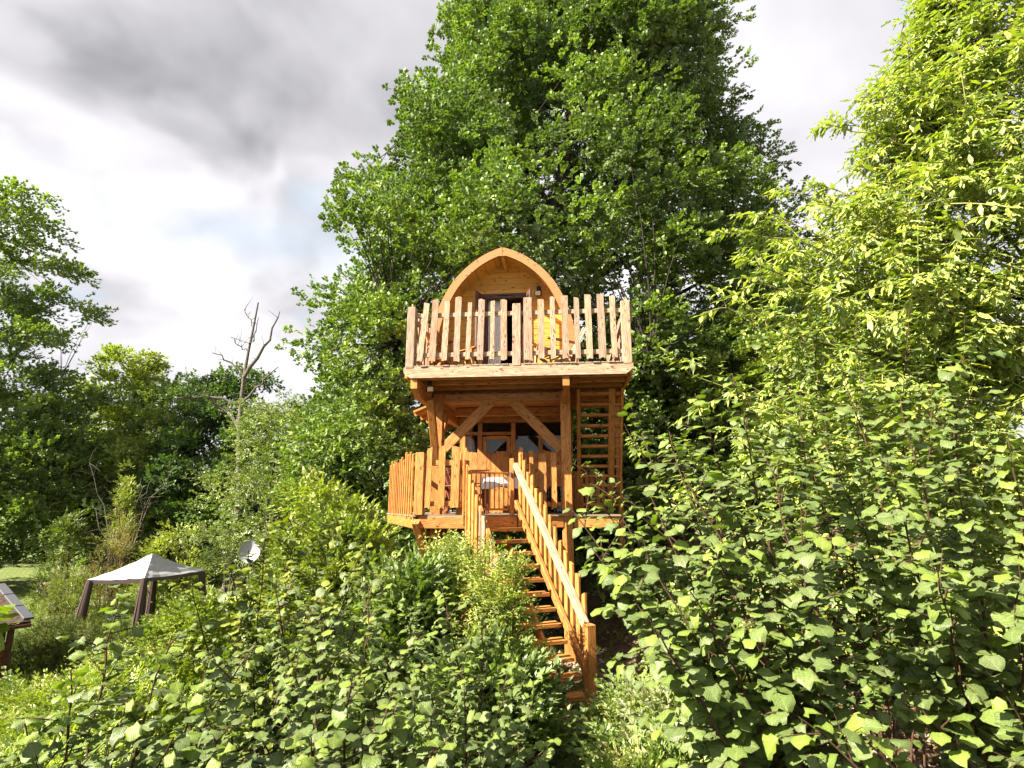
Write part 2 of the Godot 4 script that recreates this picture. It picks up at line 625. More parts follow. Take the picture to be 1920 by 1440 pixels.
# ------------------------------------------------------------------ trees and fine-leaved shrubs
# env: rows of [y, centre x, centre z, radius x, radius z] relative to the base, rising.
func tree(cfg: Dictionary) -> Node3D:
	R.seed = cfg.seed
	var base: Vector3 = cfg.base
	var env: Array = cfg.env
	var o := thing(cfg.name, cfg.label, cfg.get("category", "tree"), Transform3D(Basis(), base), cfg.get("group", ""))
	var nz := FastNoiseLite.new()
	nz.seed = cfg.seed
	nz.frequency = 1.0
	var y0: float = env[0][0]
	var y1: float = env[-1][0]
	var at_h := func(y: float) -> Array:
		for i in env.size() - 1:
			if y <= env[i + 1][0] or i == env.size() - 2:
				var t: float = clampf((y - env[i][0]) / (env[i + 1][0] - env[i][0]), 0, 1)
				var res := []
				for k in range(1, 5):
					res.append(lerpf(env[i][k], env[i + 1][k], t))
				return res
		return [0, 0, 1, 1]
	var trunk_r: float = cfg.get("trunk_r", 0.2)
	var trunk := []
	var top_y: float = y1 * cfg.get("trunk_top", 0.86)
	var steps := 9
	for i in steps + 1:
		var y := top_y * i / steps
		var e: Array = (at_h as Callable).call(y)
		var b := smoothstep(0.0, 1.0, float(i) / steps)
		trunk.append(Vector3(e[0] * b, y, e[1] * b) + Vector3(rf(-1, 1), 0, rf(-1, 1)) * (trunk_r * 0.6 if i > 0 else 0.0))
	var bark: Material = cfg.get("bark", M.bark)
	var tm := MB.new()
	trunk[0] -= Vector3(0, 0.4, 0)
	tube(tm, trunk, trunk_r, trunk_r * 0.16, 10, Color.WHITE, 0.07)
	var clumps := []
	var n: int = cfg.clumps
	var tries := 0
	while clumps.size() < n and tries < n * 30:
		tries += 1
		var y := rf(y0, y1)
		var e: Array = (at_h as Callable).call(y)
		if R.randf() > (e[2] + e[3]) / cfg.get("widest", 1.0) * 0.5 + 0.1:
			continue
		var a := rf(0, TAU)
		var f := pow(R.randf(), cfg.get("shell", 0.42))
		var irr: float = 1.0 + cfg.get("rough", 0.3) * nz.get_noise_3d(cos(a) * 1.6, y * cfg.get("rough_y", 0.35), sin(a) * 1.6)
		var c := Vector3(e[0] + cos(a) * e[2] * f * irr, y, e[1] + sin(a) * e[3] * f * irr)
		if cfg.has("keep") and not (cfg.keep as Callable).call(base + c):
			continue
		clumps.append(c)
	var limbs := []
	var limb_paths := []
	var m: int = mini(cfg.get("limbs", 12), clumps.size())
	for i in m:
		var c: Vector3 = clumps[i]
		var hor := Vector2(c.x, c.z).length()
		var sy := clampf(c.y - hor * rf(0.45, 0.9), top_y * 0.14, top_y * 0.96)
		var k := sy / top_y * steps
		var s: Vector3 = trunk[int(k)].lerp(trunk[mini(int(k) + 1, steps)], k - int(k))
		var midp := s.lerp(c, 0.5) + Vector3(0, hor * 0.06, 0) + rvec() * hor * 0.07
		var p := curve(s, midp, c, 7, hor * 0.018)
		limb_paths.append(p)
		var r := trunk_r * lerpf(0.42, 0.16, sy / top_y) * rf(0.8, 1.1)
		if cfg.get("limb_parts", false):
			var lm := MB.new()
			tube(lm, p, r, r * 0.2, 7, Color.WHITE, 0.05)
			part("limb", lm.mesh(bark), o)
		else:
			tube(tm, p, r, r * 0.2, 6)
	part("trunk", tm.mesh(bark), o)
	var tw := MB.new()
	for i in range(m, clumps.size()):
		if not cfg.get("twigs", true):
			break
		var best := Vector3.ZERO
		var bd := 1e9
		for p in limb_paths:
			for k in range(2, 8):
				var dd: float = clumps[i].distance_squared_to(p[k]) + maxf(0.0, p[k].y - clumps[i].y) * 2.0
				if dd < bd:
					bd = dd
					best = p[k]
		if bd < 1e8:
			var c: Vector3 = clumps[i]
			tube(tw, curve(best, best.lerp(c, 0.5) + rvec() * 0.12 * sqrt(bd), c, 3), trunk_r * 0.07 + 0.004, 0.006, 4)
	if tw.v.size():
		part("twigs", tw.mesh(bark), o).set_meta("kind", "stuff")
	var tones: Array = cfg.tones
	var cr: Vector2 = cfg.clump
	var per: int = cfg.sprigs
	var xs := []
	var cols := PackedColorArray()
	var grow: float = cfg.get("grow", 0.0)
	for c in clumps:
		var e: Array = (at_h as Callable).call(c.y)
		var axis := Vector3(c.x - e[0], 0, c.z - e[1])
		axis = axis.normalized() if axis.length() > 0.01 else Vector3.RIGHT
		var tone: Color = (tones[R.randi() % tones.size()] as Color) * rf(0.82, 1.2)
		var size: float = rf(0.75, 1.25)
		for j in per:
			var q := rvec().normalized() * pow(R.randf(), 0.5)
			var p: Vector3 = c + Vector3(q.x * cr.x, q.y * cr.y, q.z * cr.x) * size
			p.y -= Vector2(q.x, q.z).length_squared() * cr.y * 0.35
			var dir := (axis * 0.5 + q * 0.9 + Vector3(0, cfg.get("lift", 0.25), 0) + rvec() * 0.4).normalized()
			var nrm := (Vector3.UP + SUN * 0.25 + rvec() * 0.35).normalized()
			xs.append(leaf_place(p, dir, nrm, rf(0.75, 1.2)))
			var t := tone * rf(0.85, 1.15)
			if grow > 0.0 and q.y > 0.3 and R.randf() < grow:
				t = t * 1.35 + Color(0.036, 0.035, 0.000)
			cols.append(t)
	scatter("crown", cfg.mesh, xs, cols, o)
	return o

# A thicket without one trunk: several stems and a mass of small leaves.
func thicket(called: String, label: String, category: String, base: Vector3, rad: Vector3, clumps: int, per: int, mesh: Mesh, tones: Array, seed_: int, group := "", cfg := {}) -> Node3D:
	R.seed = seed_
	var o := thing(called, label, category, Transform3D(Basis(), base), group)
	var nz := FastNoiseLite.new()
	nz.seed = seed_
	nz.frequency = 1.0
	var xs := []
	var cols := PackedColorArray()
	var cr: float = cfg.get("clump", 0.35)
	var lean: Vector3 = cfg.get("lean", Vector3.ZERO)
	var stems := MB.new()
	for i in clumps:
		var a := rf(0, TAU)
		var up := pow(R.randf(), cfg.get("high", 0.7))
		var f := pow(R.randf(), 0.35)
		var irr := 1.0 + 0.35 * nz.get_noise_3d(cos(a) * 1.5, up * 2.5, sin(a) * 1.5)
		var wid := sqrt(maxf(0.0, 1.0 - up * up)) * 0.85 + 0.15
		if cfg.get("column", false):
			wid = 1.0 - 0.75 * pow(up, 3.0)
		var c := Vector3(cos(a) * rad.x * wid * f, up * rad.y, sin(a) * rad.z * wid * f) * irr + lean * up * up
		if i % 3 == 0:
			var foot := Vector3(c.x * 0.25, -0.15, c.z * 0.25)
			tube(stems, curve(foot, foot.lerp(c, 0.5) + Vector3(0, rad.y * 0.12, 0), c, 5, 0.03), cfg.get("stem_r", 0.015), 0.004, 5)
		var tone: Color = (tones[R.randi() % tones.size()] as Color) * rf(0.82, 1.2)
		for j in per:
			var q := rvec().normalized() * pow(R.randf(), 0.5)
			var p := c + Vector3(q.x * cr, q.y * cr * cfg.get("tall", 0.75), q.z * cr)
			if p.y < 0.0:
				continue
			var dir := (Vector3(c.x, 0, c.z).normalized() * 0.4 + q * 0.9 + Vector3(0, cfg.get("lift", 0.5), 0) + rvec() * 0.4).normalized()
			xs.append(leaf_place(p, dir, (Vector3.UP + SUN * 0.3 + rvec() * 0.4).normalized(), rf(0.7, 1.2)))
			cols.append(tone * rf(0.85, 1.18))
	part("stems", stems.mesh(cfg.get("bark", M.stem)), o).set_meta("kind", "stuff")
	scatter("foliage", mesh, xs, cols, o)
	return o

# ------------------------------------------------------------------ land
func ground_y(x: float, d: float) -> float:
	var y := lerpf(1.15, 0.0, smoothstep(0.0, 8.0, d))
	y -= 0.21 * clampf(-x - 1.6 - maxf(0.0, d - 9.0) * 0.02, 0.0, 10.6)
	y += 0.24 * clampf(d - 9.2, 0.0, 9.0) * smoothstep(1.2, 3.6, x)
	y += 0.10 * clampf(d - 14.0, 0.0, 30.0) * smoothstep(-7.0, 1.0, x)
	y += 0.16 * clampf(x - 2.5, 0.0, 8.0) * smoothstep(3.0, 9.0, d)
	return y

func land() -> void:
	var mb := MB.new()
	var nz := FastNoiseLite.new()
	nz.seed = 77
	nz.frequency = 0.35
	nz.fractal_octaves = 4
	var nx := 170
	var nd := 150
	for j in nd + 1:
		for i in nx + 1:
			var fx := (float(i) / nx) * 2.0 - 1.0
			var x := signf(fx) * (absf(fx) * 22.0 + pow(absf(fx), 4.0) * 380.0)
			var fd := float(j) / nd
			var d := -8.0 + fd * 44.0 + pow(fd, 5.0) * 480.0
			var n := nz.get_noise_2d(x, d)
			var y := ground_y(x, d) + 0.16 * n
			var soil := smoothstep(0.2, 1.6, x - 0.1 * d + 0.8 + n * 1.5) * (1.0 - smoothstep(18.0, 26.0, d))
			var lush := smoothstep(20.0, 34.0, d)
			var grass := Color(0.060, 0.097, 0.029).lerp(Color(0.239, 0.308, 0.078), lush)
			var col := grass.lerp(Color(0.20, 0.125, 0.075), soil)
			col = col * (0.9 + 0.35 * n)
			col.a = 1.0
			mb.add(Vector3(x, y, -d), Vector3.UP, Vector2(x, d), col)
	for j in nd:
		for i in nx:
			var a := j * (nx + 1) + i
			mb.tri(a, a + 1, a + nx + 1, Vector3.UP)
			mb.tri(a + 1, a + nx + 2, a + nx + 1, Vector3.UP)
	for j in nd + 1:
		for i in nx + 1:
			var k := j * (nx + 1) + i
			var l := mb.v[k - 1] if i > 0 else mb.v[k]
			var r := mb.v[k + 1] if i < nx else mb.v[k]
			var f := mb.v[k - nx - 1] if j > 0 else mb.v[k]
			var b := mb.v[k + nx + 1] if j < nd else mb.v[k]
			mb.n[k] = (r - l).cross(f - b).normalized() * (1.0 if (r - l).cross(f - b).y > 0 else -1.0)
	var o := MeshInstance3D.new()
	o.name = "ground"
	o.mesh = mb.mesh(M.soil)
	o.set_meta("kind", "structure")
	o.set_meta("label", "sloping woodland ground of brown soil and grass")
	add_child(o)

func at_ground(x: float, d: float, dy := 0.0) -> Vector3:
	return Vector3(x, ground_y(x, d) + dy, -d)

# ------------------------------------------------------------------ timber pieces
func tint() -> Color:
	var b := rf(0.76, 1.08)
	var grey := rf(0.0, 1.0)
	grey = grey * grey * 0.45
	return Color(b, b * rf(0.95, 1.03) * (1.0 + 0.18 * grey), b * rf(0.9, 1.06) * (1.0 + 0.45 * grey))

# A sawn fence board with waney edges and its own top cut.
func picket_shape(w: float, h: float) -> PackedVector2Array:
	var p := PackedVector2Array()
	var n := 4
	var slant := rf(-0.022, 0.022)
	for i in n + 1:
		p.append(Vector2(-w * 0.5 + rf(-0.004, 0.004), h * i / n + (slant if i == n else (rf(-0.02, 0.02) if i == 0 else 0.0))))
	p.append(Vector2(rf(-0.15, 0.15) * w, h + rf(-0.008, 0.022)))
	for i in range(n, -1, -1):
		p.append(Vector2(w * 0.5 + rf(-0.004, 0.004), h * i / n - (slant if i == n else (rf(-0.02, 0.02) if i == 0 else 0.0))))
	p.append(Vector2(0, rf(-0.012, 0.02)))
	return p

func picket(parent: Node, x: Transform3D, w: float, h: float, material: Material, thick := 0.028) -> MeshInstance3D:
	var mb := MB.new()
	prism(mb, picket_shape(w, h), -thick * 0.5, thick * 0.5, Transform3D(), tint())
	var o := part("picket", mb.mesh(material), parent)
	o.transform = x
	return o

func one_bar(called: String, parent: Node, x: Transform3D, size: Vector3, material: Material, ch := 0.008) -> MeshInstance3D:
	var mb := MB.new()
	bar(mb, Transform3D(), size, tint(), ch)
	var o := part(called, mb.mesh(material), parent)
	o.transform = x
	return o

func one_beam(called: String, parent: Node, a: Vector3, b: Vector3, w: float, h: float, material: Material, up := Vector3.UP) -> MeshInstance3D:
	return one_bar(called, parent, between(a, b, up), Vector3(w, h, a.distance_to(b)), material)

func L(lx: float, y: float, dep: float) -> Vector3:
	return Vector3(lx, y, -dep)

func pod_half(y: float) -> float:      # half width of the pod's outer arch at a height above its deck
	var t := [0.0, 0.65, 1.30, 1.64, 1.98, 2.22, 2.44, 2.62, 2.72]
	var w := [1.50, 1.465, 1.345, 1.21, 0.99, 0.78, 0.51, 0.235, 0.0]
	for i in t.size() - 1:
		if y <= t[i + 1]:
			return lerpf(w[i], w[i + 1], (y - t[i]) / (t[i + 1] - t[i]))
	return 0.0

func pod_profile(n: int) -> PackedVector2Array:      # right half from the deck to the apex, smoothed
	var cv := Curve2D.new()
	var pts := [Vector2(1.50, 0), Vector2(1.462, 0.68), Vector2(1.335, 1.32), Vector2(1.02, 1.98), Vector2(0.545, 2.455), Vector2(0.0, 2.72)]
	for i in pts.size():
		var tan := Vector2.ZERO
		if i > 0 and i < pts.size() - 1:
			tan = (pts[i + 1] - pts[i - 1]) / 6.0
		elif i == 0:
			tan = Vector2(0, 0.2)
		else:
			tan = Vector2(-0.19, 0.06)
		cv.add_point(pts[i], -tan, tan)
	cv.bake_interval = 0.02
	var out := PackedVector2Array()
	var l := cv.get_baked_length()
	for i in n + 1:
		out.append(cv.sample_baked(l * i / n))
	return out

func inset(p: PackedVector2Array, by: float) -> PackedVector2Array:
	var out := PackedVector2Array()
	for i in p.size():
		var e := p[mini(i + 1, p.size() - 1)] - p[maxi(i - 1, 0)]
		var nn := Vector2(-e.y, e.x).normalized()
		var q := p[i] + nn * by
		if i == p.size() - 1:
			q = Vector2(0, p[i].y - by * 1.12)
		elif q.x < 0.0:
			q.x = 0.0
		if i == 0:
			q.y = 0
		out.append(q)
	return out

func floodlight(parent: Node, x: Transform3D) -> void:
	var mb := MB.new()
	bar(mb, Transform3D(Basis(), Vector3(0, 0, 0)), Vector3(0.15, 0.125, 0.04), Color.WHITE, 0.008)
	bar(mb, Transform3D(Basis(), Vector3(0, 0.02, -0.05)), Vector3(0.06, 0.05, 0.06), Color.WHITE, 0.006)
	bar(mb, Transform3D(Basis(), Vector3(0.01, 0.11, -0.06)), Vector3(0.08, 0.09, 0.06), Color.WHITE, 0.006)
	var o := part("floodlight", mb.mesh(M.black), parent)
	o.transform = x
	var g := MB.new()
	bar(g, Transform3D(Basis(), Vector3(0, 0, 0.021)), Vector3(0.115, 0.09, 0.01), Color.WHITE, 0.003)
	part("lamp_pane", g.mesh(M.lens), o)

# ------------------------------------------------------------------ the treehouse
func treehouse() -> void:
	R.seed = 101
	var hx := Transform3D(Basis(Vector3.UP, deg_to_rad(-5.5)), Vector3(0.08, 0, -10.0))
	var o := thing("treehouse", "orange timber treehouse with arched pod cabin above a picket fenced deck", "treehouse", hx)
	var up := 5.34       # upper deck
	var low := 2.65      # lower deck

	# --- posts, cantilevers, braces
	for p in [[-1.71, 1.29, -0.75], [0.873, 1.25, -0.4], [-1.6, 4.3, -0.3], [0.86, 4.3, 0.2]]:
		one_beam("post", o, L(p[0], p[2], p[1]), L(p[0], 5.06 if p[1] < 2 else 5.0, p[1]), 0.2, 0.2, M.honey, Vector3.FORWARD)
	for x in [-1.905, 0.895]:
		var mb := MB.new()
		var pts := PackedVector2Array([Vector2(0.02, 5.115), Vector2(4.3, 5.115), Vector2(4.3, 4.80), Vector2(0.34, 4.80), Vector2(0.02, 4.93)])
		# drawn in the depth/height plane, then stood along the house
		prism(mb, pts, -0.062, 0.062, Transform3D(Basis(Vector3(0, 0, -1), Vector3.UP, Vector3(1, 0, 0)), Vector3(x, 0, 0)), tint(), false)
		part("cantilever_beam", mb.mesh(M.honey), o)
	one_beam("cross_beam", o, L(-1.62, 4.965, 1.29), L(0.78, 4.965, 1.25), 0.13, 0.17, M.honey)
	one_beam("cross_beam", o, L(-1.7, 4.965, 3.0), L(0.84, 4.965, 3.0), 0.13, 0.19, M.honey)
	for q in [[Vector3(-1.62, 3.90, -1.27), Vector3(-0.62, 4.90, -1.27)], [Vector3(0.78, 3.90, -1.25), Vector3(-0.20, 4.90, -1.27)]]:
		one_beam("brace", o, q[0], q[1], 0.20, 0.09, M.honey, Vector3.FORWARD)
	one_beam("brace", o, L(-1.72, 3.72, 1.20), L(-1.72, 4.83, 0.58), 0.13, 0.15, M.honey)
	one_beam("brace", o, L(-1.72, 3.9, 1.4), L(-1.72, 4.83, 2.1), 0.10, 0.13, M.honey)
	one_beam("brace", o, L(0.88, 3.8, 1.36), L(0.88, 4.83, 2.0), 0.10, 0.13, M.honey)

	# --- upper deck: rim, joists, boards
	var rim := MB.new()
	prism(rim, PackedVector2Array([Vector2(-2.095, 5.32), Vector2(2.095, 5.32), Vector2(2.095, 5.22), Vector2(1.97, 5.115), Vector2(-1.975, 5.115), Vector2(-2.095, 5.22)]), -0.03, 0.03, Transform3D(), tint(), false)
	part("rim_beam", rim.mesh(M.pale), o)
	for s in [-1.0, 1.0]:
		one_beam("side_beam", o, L(2.06 * s, 5.22, 0.04), L(2.06 * s, 5.22, 4.4), 0.06, 0.19, M.honey)
	for i in 8:
		var z := 0.17 + 0.485 * i
		one_beam("joist", o, L(-2.02, 5.215, z), L(2.02, 5.215, z), 0.06, 0.195, M.honey)
	for i in 30:
		var x := -2.06 + 4.12 * (i + 0.5) / 30.0
		var mb := MB.new()
		var fr := rf(-0.055, -0.03)
		bar(mb, Transform3D(Basis(), Vector3(x, 5.333, -(4.4 + fr) * 0.5)), Vector3(0.131, 0.027, 4.4 - fr), tint(), 0.006)
		part("deck_board", mb.mesh(M.grey_wood), o)

	# --- upper railing
	var fence := part("front_railing", bar_mesh([[Vector3(-1.95, 6.338, -0.045), Vector3(1.95, 6.325, -0.045), 0.045, 0.085], [Vector3(-1.95, 5.56, -0.045), Vector3(1.95, 5.545, -0.045), 0.045, 0.085]], M.pale), o)
	for p in [[-1.985, 0.155, 6.50], [0.008, 0.155, 6.50], [1.998, 0.165, 6.485]]:
		one_beam("post", fence, L(p[0], 5.30, 0.02), L(p[0], p[2], 0.02), p[1], 0.12, M.pale, Vector3.FORWARD)
	var pk := [[-1.76, 0.105, 6.575, 0.10], [-1.555, 0.118, 6.63, 0.03], [-1.33, 0.108, 6.585, 0.035], [-1.105, 0.112, 6.665, 0.015], [-0.89, 0.082, 6.56, 0.03], [-0.665, 0.118, 6.60, 0.02], [-0.445, 0.082, 6.57, 0.005], [-0.232, 0.118, 6.58, -0.005],
		[0.215, 0.155, 6.615, -0.005], [0.457, 0.118, 6.565, 0.0], [0.674, 0.094, 6.605, -0.005], [0.899, 0.122, 6.625, -0.008], [1.120, 0.096, 6.575, -0.01], [1.329, 0.112, 6.63, -0.01], [1.558, 0.128, 6.64, -0.012], [1.774, 0.10, 6.59, -0.012]]
	for p in pk:
		var y0 := rf(5.41, 5.445)
		picket(fence, Transform3D(Basis(Vector3.BACK, -p[3]), L(p[0] - p[3] * 0.5, y0, -0.005)), p[1], p[2] - y0, M.pale)
	for s in [-1.0, 1.0]:
		var deep := 1.75 if s < 0 else 3.9
		var f2 := part("side_railing", bar_mesh([[L(1.99 * s, 6.33, 0.05), L(1.99 * s, 6.33, deep), 0.045, 0.085], [L(1.99 * s, 5.56, 0.05), L(1.99 * s, 5.56, deep), 0.045, 0.085], [L(1.95 * s, 6.2, 0.1), L(1.95 * s, 5.65, 0.75), 0.04, 0.08]], M.pale), o)
		for i in int(deep / 0.235):
			var y0 := rf(5.41, 5.45)
			picket(f2, Transform3D(Basis(Vector3.UP, PI / 2), L(2.03 * s, y0, 0.22 + 0.235 * i)), rf(0.09, 0.13), rf(1.12, 1.21), M.pale)
		one_beam("post", f2, L(1.99 * s, 5.35, deep), L(1.99 * s, 6.5, deep), 0.12, 0.12, M.pale, Vector3.FORWARD)

	pod(o, up)
	lower_deck(o, low)
	entrance_stairs(o, low, hx)
	deck_stairs(o, low)
	lower_cabin(o, low)
	floodlight(o, Transform3D(Basis.from_euler(Vector3(0.35, 0.55, 0.12)), L(-1.70, 5.0, 0.42)))
	floodlight(o, Transform3D(Basis.from_euler(Vector3(0.25, -0.2, 0.0)), L(0.34, 7.26, 1.44)))

func bar_mesh(list: Array, material: Material) -> ArrayMesh:
	var mb := MB.new()
	for q in list:
		beam(mb, q[0], q[1], q[2], q[3], tint())
	return mb.mesh(material)

func pod(o: Node3D, up: float) -> void:
	var cx := -0.368
	var n := 14
	var prof := pod_profile(n)
	var inner := inset(prof, 0.05)
	var front := 0.93
	var wall := 1.56
	var back := 4.75
	for s in [-1.0, 1.0]:
		for i in n:                               # lengthwise roof boards
			var mb := MB.new()
			var g := 0.004
			var a0 := prof[i].lerp(prof[i + 1], g / 0.25)
			var b0 := prof[i].lerp(prof[i + 1], 1.0 - g / 0.25)
			var a1 := inner[i].lerp(inner[i + 1], g / 0.25)
			var b1 := inner[i].lerp(inner[i + 1], 1.0 - g / 0.25)
			var poly := PackedVector2Array([Vector2(a0.x * s, a0.y), Vector2(b0.x * s, b0.y), Vector2(b1.x * s, b1.y), Vector2(a1.x * s, a1.y)])
			prism(mb, poly, -back, -front, Transform3D(Basis(), Vector3(cx, up, 0)), tint(), false)
			part("roof_board", mb.mesh(M.pod), o)
		var skin := MB.new()
		var so := inset(pod_profile(26), -0.016)
		var si := inset(pod_profile(26), -0.002)
		for i in 26:
			var q := PackedVector2Array([so[i], so[i + 1], si[i + 1], si[i]])
			for k in 4:
				q[k].x *= s
			prism(skin, q, -back - 0.02, -front - 0.006, Transform3D(Basis(), Vector3(cx, up, 0)), Color(0.6, 0.6, 0.6), false)
		part("roof_covering", skin.mesh(M.rim), o)
		var outer := inset(pod_profile(26), -0.025)
		var inn := inset(pod_profile(26), 0.135)
		outer[26] = Vector2(0.004, 2.744)
		inn[26] = Vector2(0.004, 2.545)
		inn[25] = Vector2(inn[25].x, minf(inn[25].y, 2.556))
		inn[24] = Vector2(inn[24].x, minf(inn[24].y, 2.566))
		var mb := MB.new()                        # the bowed fascia, one piece at a time so that each stays convex
		for i in 26:
			var q := PackedVector2Array([outer[i], outer[i + 1], inn[i + 1], inn[i]])
			for k in 4:
				q[k].x *= s
			prism(mb, q, -front - 0.005, -front + 0.06, Transform3D(Basis(), Vector3(cx, up, 0)), Color(0.95, 0.95, 0.95), false)
		part("fascia", mb.mesh(M.rim), o)
	one_beam("ridge_beam", o, L(cx, up + 2.585, front + 0.02), L(cx, up + 2.585, wall + 0.02), 0.07, 0.13, M.pod)

	# end walls of level boards, cut to the arch and round the doorway
	var arch := PackedVector2Array()
	var fine := inset(pod_profile(30), 0.052)
	for i in fine.size():
		arch.append(fine[i])
	for i in range(fine.size() - 2, -1, -1):
		arch.append(Vector2(-fine[i].x, fine[i].y))
	var door := PackedVector2Array([Vector2(-0.47, -0.1), Vector2(0.44, -0.1), Vector2(0.44, 1.965), Vector2(-0.47, 1.965)])
	for zz in [wall, back - 0.1]:
		for k in 21:
			var y := k * 0.13
			var board := PackedVector2Array([Vector2(-1.6, y + 0.003), Vector2(1.6, y + 0.003), Vector2(1.6, y + 0.127), Vector2(-1.6, y + 0.127)])
			for piece in Geometry2D.intersect_polygons(board, arch):
				var pieces := [piece] if zz != wall else Geometry2D.clip_polygons(piece, door)
				for q in pieces:
					var mb := MB.new()
					prism(mb, q, -zz - 0.03, -zz, Transform3D(Basis(), Vector3(cx, up, 0)), tint(), false)
					part("wall_board", mb.mesh(M.pod), o)
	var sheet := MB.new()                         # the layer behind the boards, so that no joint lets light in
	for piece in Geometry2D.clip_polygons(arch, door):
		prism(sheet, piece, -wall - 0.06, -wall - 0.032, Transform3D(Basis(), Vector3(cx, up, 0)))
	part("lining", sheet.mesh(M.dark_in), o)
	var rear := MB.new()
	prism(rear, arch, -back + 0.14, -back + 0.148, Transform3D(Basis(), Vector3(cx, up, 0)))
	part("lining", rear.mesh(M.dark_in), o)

	# doorway
	var fr := MB.new()
	for q in [[-0.435, 0.075, 0.0, 1.965], [0.405, 0.075, 0.0, 1.965]]:
		bar(fr, Transform3D(Basis(), Vector3(cx + q[0], up + (q[2] + q[3]) * 0.5, -wall)), Vector3(q[1], q[3] - q[2], 0.1))
	bar(fr, Transform3D(Basis(), Vector3(cx - 0.015, up + 1.915, -wall + 0.002)), Vector3(0.98, 0.115, 0.11))
	bar(fr, Transform3D(Basis(), Vector3(cx - 0.015, up + 0.03, -wall)), Vector3(0.76, 0.06, 0.12))
	var frame := part("door_frame", fr.mesh(M.brown), o)
	var vent := MB.new()
	bar(vent, Transform3D(Basis(), Vector3(cx + 0.0, up + 1.925, -wall + 0.062)), Vector3(0.34, 0.018, 0.02))
	part("vent", vent.mesh(M.black), frame)
	for q in [[Vector3(cx - 0.435, 0, -wall + 0.03), Vector3(-0.945, 0, -1.12)], [Vector3(cx + 0.405, 0, -wall + 0.03), Vector3(0.205, 0, -1.10)]]:
		var a: Vector3 = q[0]
		var b: Vector3 = q[1]
		var w := a.distance_to(b)
		var x := Transform3D(Basis((b - a).normalized(), Vector3.UP, (b - a).normalized().cross(Vector3.UP)), a + Vector3(0, up + 0.06, 0))
		var leaf := MB.new()
		for r in [[0.04, 0.92, 0.08, 1.84], [w - 0.04, 0.92, 0.08, 1.84]]:
			bar(leaf, Transform3D(Basis(), Vector3(r[0], r[1], 0)), Vector3(r[2], r[3], 0.05))
		for r in [[0.05, 0.1], [0.92, 0.07], [1.79, 0.1]]:
			bar(leaf, Transform3D(Basis(), Vector3(w * 0.5, r[0], 0)), Vector3(w - 0.162, r[1], 0.048))
		var lf := part("door_leaf", leaf.mesh(M.brown), o)
		lf.transform = x
		for r in [[0.1, 0.885], [0.955, 1.74]]:
			var gm := MB.new()
			bar(gm, Transform3D(Basis(), Vector3(w * 0.5, (r[0] + r[1]) * 0.5, 0)), Vector3(w - 0.162, r[1] - r[0], 0.006), Color.WHITE, 0.001)
			part("pane", gm.mesh(M.glass), lf)
	var cur := MB.new()                            # the drawn-back curtain, in folds
	var fold := PackedVector2Array()
	for i in 25:
		fold.append(Vector2(0.012 * i, 0.022 * sin(i * 1.6)))
	for i in range(24, -1, -1):
		fold.append(Vector2(0.012 * i, 0.022 * sin(i * 1.6) - 0.006))
	for i in 24:
		prism(cur, PackedVector2Array([fold[i], fold[i + 1], fold[48 - i], fold[49 - i]]), 0.0, 1.8, Transform3D(Basis(Vector3.RIGHT, Vector3.BACK, Vector3.UP), Vector3(cx - 0.40, up + 0.08, -wall - 0.14)))
	part("curtain", cur.mesh(M.cloth), o)
	one_bar("pod_floor", o, Transform3D(Basis(), Vector3(cx, up + 0.02, -(wall + back) * 0.5)), Vector3(2.84, 0.03, back - wall - 0.2), M.grey_wood)
	var bd := thing("bed", "low bed with pale cover just inside the pod doorway", "bed", o.transform * Transform3D(Basis(), Vector3(cx, up + 0.037, -3.1)))
	part("bed_base", bar_mesh([[Vector3(0, 0.16, -0.95), Vector3(0, 0.16, 0.95), 1.5, 0.3]], M.brown), bd)
	part("mattress", bar_mesh([[Vector3(0, 0.42, -0.95), Vector3(0, 0.42, 0.95), 1.46, 0.2]], M.cloth), bd)

